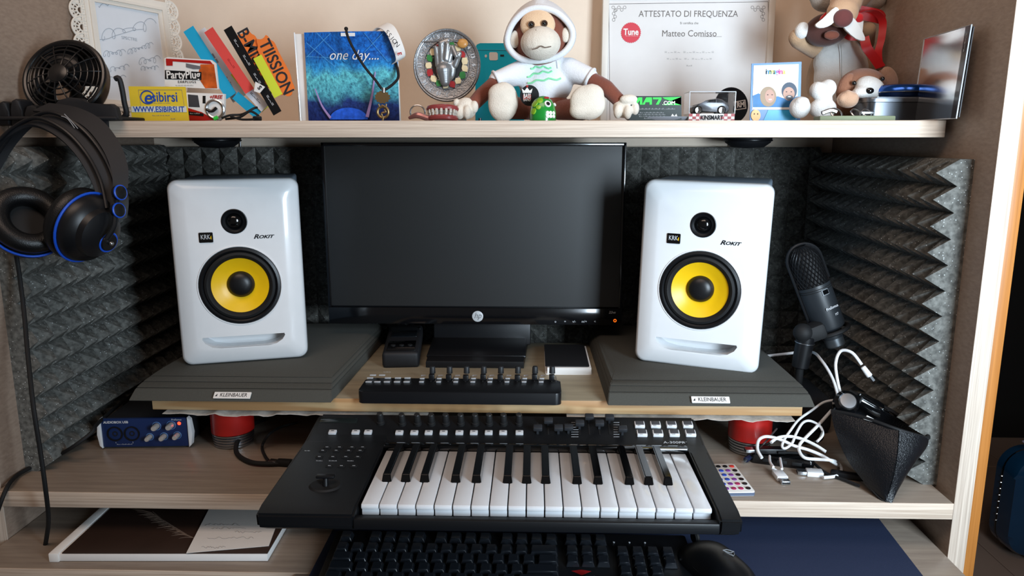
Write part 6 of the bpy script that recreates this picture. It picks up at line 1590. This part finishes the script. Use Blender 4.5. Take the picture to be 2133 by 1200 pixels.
# pale green print on the hoodie
bpy.context.view_layer.update()
def onshirt(px, py):
    o = _C; d = ray(px, py).normalized(); mw = Matrix.Translation(POS[shirt.name] * 0 + POS[mk_.name])
    ok, loc, nr, _i = shirt.ray_cast(mw.inverted() @ o, d)
    return (mw @ loc + nr * .0006) if ok else Q(px, py, -.01)
g = G()
for xa, ya, xb, yb in ((1105, 143, 1148, 143), (1098, 160, 1150, 150), (1100, 173, 1168, 165)):
    g.tube([onshirt(xa + (xb - xa) * t / 8, ya + (yb - ya) * t / 8 + 2 * sin(t * 2.1) - 3 * sin(pi * t / 8)) for t in range(9)], .0013, 6, sub=2)
g.build('green_print', mat('mint_print', '#8fe8b0', .7), shirt)
G().tube([onshirt(1160, 128), onshirt(1161, 136), onshirt(1162, 143)], .0016, 6).build('drawstring', M_hood, shirt)

# ---- large horned-tooth plush with red ribbon
Y0 = 1.24; s0 = S(Y0)
M_bei = plush('plush_beige', '#b59474'); M_whp = plush('plush_white', '#e2e0dc'); M_mouth = plush('plush_mouth', '#4a2a24', .3)
bp_ = thing('plush_animal', 'large beige plush animal with brown snout, two white tusks and red ribbon at the right', 'plush toy', (Q(1750, 0).x, Y0 + .03, SHZ))
blend('body', [(Q(1752, 165, .035), (70 * s0, 52 * s0, 84 * s0)), (Q(1762, 215, .03), (80 * s0, 55 * s0, 40 * s0))], M_bei, bp_, .003, 5)
belly = blend('belly', [(Q(1752, 160, .012), (55 * s0, 34 * s0, 78 * s0)), (Q(1740, 128, .012), (44 * s0, 30 * s0, 44 * s0))], M_whp, bp_, .003, 5)
G().tube([Q(1752, 95, -.014), Q(1753, 120, -.0165), Q(1753, 150, -.0175), Q(1753, 180, -.0165)], .0005, 5).build('belly_seam', mat('seam', '#a8a49c', .9), bp_)
blend('jaw', [(Q(1722, 62, -.022), (44 * s0, 26 * s0, 32 * s0), (0, -.2, 0))], M_mouth, bp_, .0025, 4)
blend('tongue', [(Q(1732, 73, -.046), (16 * s0, 6 * s0, 9 * s0))], plush('tongue_brown', '#7a4434', .3), bp_, .002, 3)
blend('snout', [('c', Q(1770, -30, 0), Q(1762, 6, -.03), 34 * s0, 30 * s0), (Q(1755, 26, -.045), (30 * s0, 24 * s0, 28 * s0)), ('c', Q(1790, -50, .02), Q(1780, -20, .01), 60 * s0, 40 * s0)], plush('snout_tan', '#d0a987', .5), bp_, .0025, 4)
blend('nose', [(Q(1756, 38, -.062), (19 * s0, 12 * s0, 17 * s0))], plush('nose_brown', '#6e3a38', .3), bp_, .002, 3)
for pts in (((1737, 18), (1746, 30), (1732, 50), (1712, 56), (1702, 50), (1716, 38)), ((1758, 55), (1772, 38), (1788, 54), (1801, 76), (1800, 82), (1784, 78))):
    c = (sum(x for x, y in pts) / 6, sum(y for x, y in pts) / 6); pv, _ = spline([Vector(((x - c[0]) * s0, (c[1] - y) * s0, 0)) for x, y in pts], [1] * 6, 3, True)
    G().prism([(v.x, v.y) for v in pv], FR(Q(c[0], c[1], -.062)), .004, bev=.001).build('tusk', M_whtm, bp_)
G().prism([(-.008, -.008), (.008, -.010), (.008, .008), (-.006, .006)], FR(Q(1787, 55, -.05)), .004, bev=.001).build('tooth', M_whtm, bp_)
for cx, cy in ((1722, 0), (1812, 0)):
    blend('cheek_fur', [(Q(cx, cy, .01), (32 * s0, 22 * s0, 24 * s0)), (Q(cx + (8 if cx > 1760 else -8), cy - 18, .01), (34 * s0, 20 * s0, 24 * s0))], plush('plush_grey', '#b4aca2', 1), bp_, .003, 3)
blend('arm', [('c', Q(1700, 100, .02), Q(1662, 84, -.01), 22 * s0, 16 * s0), (Q(1660, 78, -.014), (17 * s0, 15 * s0, 17 * s0))], M_bei, bp_, .0025, 4)
blend('paw', [(Q(1670, 64, -.022), (14 * s0, 12 * s0, 17 * s0), (0, .3, 0))], M_whp, bp_, .002, 3)
blend('arm', [('c', Q(1800, 90, .02), Q(1806, 62, -.012), 20 * s0, 17 * s0)], M_bei, bp_, .0025, 4)
M_rib = mat('red_ribbon', '#cc141c', .35, sheen=.3)
rb2 = thing('red_ribbon', 'red satin ribbon with a pompom tied round the neck of the large beige plush', 'ribbon', Q(1795, 50, -.03))
ribbon([Q(1682, 68, -.02), Q(1700, 48, -.03), Q(1722, 28, -.035), Q(1740, 20, -.02)], .014, .001, Vector((.6, 0, .8)), 'neck_ribbon', M_rib, rb2)
ribbon([Q(1784, 30, -.03), Q(1800, 22, -.035), Q(1822, 24, -.03), Q(1838, 44, -.025), Q(1836, 80, -.028), Q(1829, 110, -.03), Q(1832, 142, -.03)], .011, .001, Vector((1, -.3, .25)), 'ribbon_tail', M_rib, rb2)
ribbon([Q(1790, 26, -.02), Q(1812, 30, -.022), Q(1834, 36, -.02), Q(1842, 46, -.016)], .020, .001, Vector((0, -.2, 1)), 'ribbon_loop', M_rib, rb2)
ribbon([Q(1800, 78, -.030), Q(1806, 100, -.034), Q(1822, 122, -.034), Q(1834, 140, -.033)], .014, .001, Vector((.9, -.2, .35)), 'ribbon_tail', M_rib, rb2)
ribbon([Q(1758, 72, -.020), Q(1772, 78, -.024), Q(1795, 76, -.024)], .009, .001, Vector((0, -.2, 1)), 'neck_ribbon', M_rib, rb2)
blend('pompom', [(Q(1788, 38, -.046), 10 * s0)], plush('pompom_red', '#d01a22', 1), rb2, .0015, 1)
# ---- small white plush pieces: round one and stacked bone
Y0 = 1.10; s0 = S(Y0)
w5 = thing('plush_ball', 'small round white plush ball beside the blue photo card', 'plush toy', (Q(1666, 0).x, Y0, SHZ))
blend('fur', [(Q(1666, 224), (21 * s0, 20 * s0, 22 * s0)), (Q(1670, 212, -.006), (15 * s0, 12 * s0, 10 * s0))], M_whp, w5, .0015, 2)
Y0 = 1.13; s0 = S(Y0)
w6 = thing('plush_bone', 'white plush bone standing upright in front of the large beige plush', 'plush toy', (Q(1715, 0).x, Y0, SHZ))
blend('fur', [(Q(1702, 188), (15 * s0, 17 * s0, 17 * s0)), (Q(1724, 184), (17 * s0, 18 * s0, 18 * s0)), (Q(1716, 207), (17 * s0, 16 * s0, 14 * s0)), (Q(1704, 226), (18 * s0, 18 * s0, 18 * s0)), (Q(1724, 226), (17 * s0, 18 * s0, 18 * s0)), (Q(1714, 238), (20 * s0, 18 * s0, 12 * s0))], M_whp, w6, .0018, 3)
# ---- small brown and white dog
Y0 = 1.15; s0 = S(Y0)
dg_ = thing('plush_dog', 'small brown plush dog with white muzzle and black nose lying beside the grey tin', 'plush toy', (Q(1795, 0).x, Y0, SHZ))
M_db = plush('dog_brown', '#8e6048')
blend('body', [(Q(1790, 225, .03), (60 * s0, 40 * s0, 26 * s0)), (Q(1838, 190, .035), (28 * s0, 36 * s0, 45 * s0))], M_db, dg_, .0025, 4)
blend('head', [(Q(1796, 180, .005), (48 * s0, 38 * s0, 36 * s0))], M_db, dg_, .0025, 4)
blend('muzzle', [(Q(1812, 186, -.018), (32 * s0, 24 * s0, 24 * s0), (0, .5, 0)), (Q(1796, 193, -.026), (20 * s0, 18 * s0, 13 * s0))], M_whp, dg_, .002, 4)
G().ball(Q(1812, 189, -.038), (.0058, .004, .0044)).build('nose', M_blkg, dg_)
for px, py in ((1779, 173), (1838, 164)): G().ball(Q(px, py, -.020), .0032).build('eye', M_blkg, dg_)
blend('ear', [(Q(1762, 182, -.006), (17 * s0, 12 * s0, 30 * s0), (0, .35, 0))], M_db, dg_, .002, 4); blend('ear', [(Q(1852, 166, .004), (17 * s0, 12 * s0, 28 * s0), (0, -.4, 0))], plush('dog_light', '#b08e7a'), dg_, .002, 4)
blend('paw', [(Q(1766, 207, -.030), (21 * s0, 18 * s0, 17 * s0)), (Q(1754, 205, -.036), (8 * s0, 9 * s0, 9 * s0)), (Q(1766, 196, -.036), (9 * s0, 9 * s0, 8 * s0)), (Q(1778, 202, -.036), (8 * s0, 9 * s0, 8 * s0))], plush('paw_tan', '#c49c80'), dg_, .0018, 3)
g = G(); g.tube([Q(1786, 184, -.030), Q(1781, 192, -.030), Q(1784, 200, -.030), Q(1790, 205, -.034)], .0010, 5); g.build('mouth_line', mat('mouth_pink', '#9a5a5a', .8), dg_)

# ================================================================ TIN, BLUE DISC, KEYS, CD
TY = 1.09
tn = thing('metal_tin', 'grey metal tin box with rounded corners at the right end of the upper shelf', 'tin', (P(1868, 240, TY).x, TY + .03, SHZ))
xa, xb = P(1808, 240, TY).x, P(1938, 240, TY).x; zt_ = P(1870, 202, TY).z
M_tin = mat('gunmetal', '#54585e', .32, metal=.85)
g = G(); g.prism(rrect(xa, TY - .0, xb, TY + .06, .010), FR((0, 0, zt_ - .006), (1, 0, 0), (0, 1, 0)), zt_ - .006 - SHZ, bev=.0015); g.build('tin_body', M_tin, tn)
g = G(); g.prism(rrect(xa - .001, TY - .001, xb + .001, TY + .061, .011), FR((0, 0, zt_), (1, 0, 0), (0, 1, 0)), .0065, bev=.0022); g.build('tin_lid', mat('tin_lid', '#70757c', .38, metal=.85), tn)
bcx = P(1893, 240, TY).x
bd2 = thing('blue_disc_case', 'round metallic blue case resting on the grey tin', 'case', (bcx, TY + .03, zt_))
M_mb = mat('metal_blue', '#1a55b0', .22, metal=.8, coat=.4)
R_d = 50 * S(TY)
G().lathe([(0, 0), (R_d * .85, 0), (R_d * .95, .0035), (R_d, .0075), (0, .0075)], (bcx, TY + .034, zt_), n=48).build('lower_shell', mat('dark_blue_metal', '#16305e', .3, metal=.6), bd2)
G().lathe([(R_d * 1.01, .0078), (R_d, .012), (R_d * .9, .0165), (R_d * .82, .0180), (0, .0180)], (bcx, TY + .034, zt_), n=48).build('upper_shell', M_mb, bd2)
G().torus((bcx, TY + .034, zt_ + .0078), (0, 0, 1), R_d * 1.005, .0009, n=48, k=6).build('seam_ring', M_steel, bd2)
ky = thing('key_bunch', 'flat green grey tag with steel rings lying at the shelf edge beside the plush bone', 'key ring', (P(1780, 240, 1.05).x, 1.05, SHZ))
G().prism([(P(1706, 240, 1.05).x, 1.045), (P(1790, 240, 1.05).x, 1.03), (P(1862, 240, 1.05).x, 1.045), (P(1830, 240, 1.05).x, 1.085), (P(1715, 240, 1.05).x, 1.085)], FR((0, 0, SHZ + .0065), (1, 0, 0), (0, 1, 0)), .006, bev=.001).build('tag_plate', mat('khaki', '#7c8468', .6), ky)
for px, r in ((1742, .0085), (1783, .0070), (1806, .0065)):
    G().torus(P(px, 236, 1.06), (.2, -.7, .6), r, .0012, n=26, k=6).build('split_ring', M_steel, ky)
G().tube([P(1712, 236, 1.06), P(1730, 230, 1.06), P(1742, 233, 1.06)], .003, 6).build('key', M_steel, ky)
G().box(P(1806, 235, 1.06), (.018, .006, .004), bev=.001).build('key', M_steel, ky)
# CD case, angled, near the right panel
cdt = thing('cd_case', 'clear cd case with dark portrait cover leaning by the right side panel', 'cd case', (.533, 1.03, SHZ))
A0, A1 = Vector((.538, 1.10, 0)), Vector((.528, .968, 0))
A0.z = A1.z = SHZ + .001; cx_ = (A1 - A0); W_ = cx_.length; upc = Vector((0.05, .0, 1))
Fcd = FR((A0 + A1) / 2, cx_, upc); H_ = P(1990, 57, .975).z - SHZ + .001
G(Fcd).box((0, H_ / 2, -.001), (W_ - .004, H_ - .003, .0012)).build('cover_insert', mat('cover_dark', '#3a3c42', .5, var=.5, vscale=22), cdt)
cvi = G(Fcd).prism([(-W_ * .40, H_ * .40), (W_ * .34, H_ * .44), (W_ * .36, H_ * .93), (-W_ * .30, H_ * .93)], Matrix.Translation((0, 0, .0002)), .0004).build('jacket_print', mat('jacket_grey', '#5f646c', .5, var=.35, vscale=30), cdt)
G(Fcd).prism([(-W_ * .16, H_ * .95), (W_ * .06, H_ * .95), (W_ * .0, H_ * .66), (-W_ * .10, H_ * .58), (-W_ * .2, H_ * .7)], Matrix.Translation((0, 0, .0006)), .0004).build('neck_print', mat('neck_skin', '#b89484', .4, var=.2), cvi)
G(Fcd).prism([(-W_ * .44, H_ * .12), (W_ * .30, H_ * .20), (W_ * .36, H_ * .40), (-W_ * .34, H_ * .44), (-W_ * .44, H_ * .36)], Matrix.Translation((0, 0, .0006)), .0004).build('bag_print', mat('bag_brown', '#4a2a22', .3), cvi)
G(Fcd).box((0, H_ / 2, .0025), (W_, H_, .0010)).build('clear_lid', mat('clear_soft', '#ffffff', .16, trans=1.0, ior=1.12, spec=.3), cdt, smooth=0)
G(Fcd).box((W_ * .44, H_ / 2, .0032), (W_ * .09, H_, .0008)).build('spine_bar', mat('spine_dark', '#2a2426', .2, coat=.6), cdt)
g = G(Fcd); g.tube([(-W_ / 2, 0, .003), (W_ / 2, 0, .003), (W_ / 2, H_, .003), (-W_ / 2, H_, .003)], .0008, 5, True, sub=0); g.build('case_edges', mat('clear_edge', '#888888', .2), cdt)
text('=-~=~-=', Fcd @ Matrix.Translation((W_ * .44, H_ * .82, .0038)) @ Matrix.Rotation(pi / 2, 4, 'Z'), .0062, M_pale, cdt)

# ================================================================ lettering becomes plain meshes
_f = [o for o in SC.objects if o.type == 'FONT']
_dg = bpy.context.evaluated_depsgraph_get()
for o in _f:
    me = bpy.data.meshes.new_from_object(o.evaluated_get(_dg)); me.name = 'lettering'
    if not me.materials: me.materials.append(o.data.materials[0])
    n = bpy.data.objects.new('lettering', me); COL.objects.link(n)
    n.parent = o.parent; n.matrix_basis = o.matrix_basis.copy()
for o in _f: bpy.data.objects.remove(o, do_unlink=True)
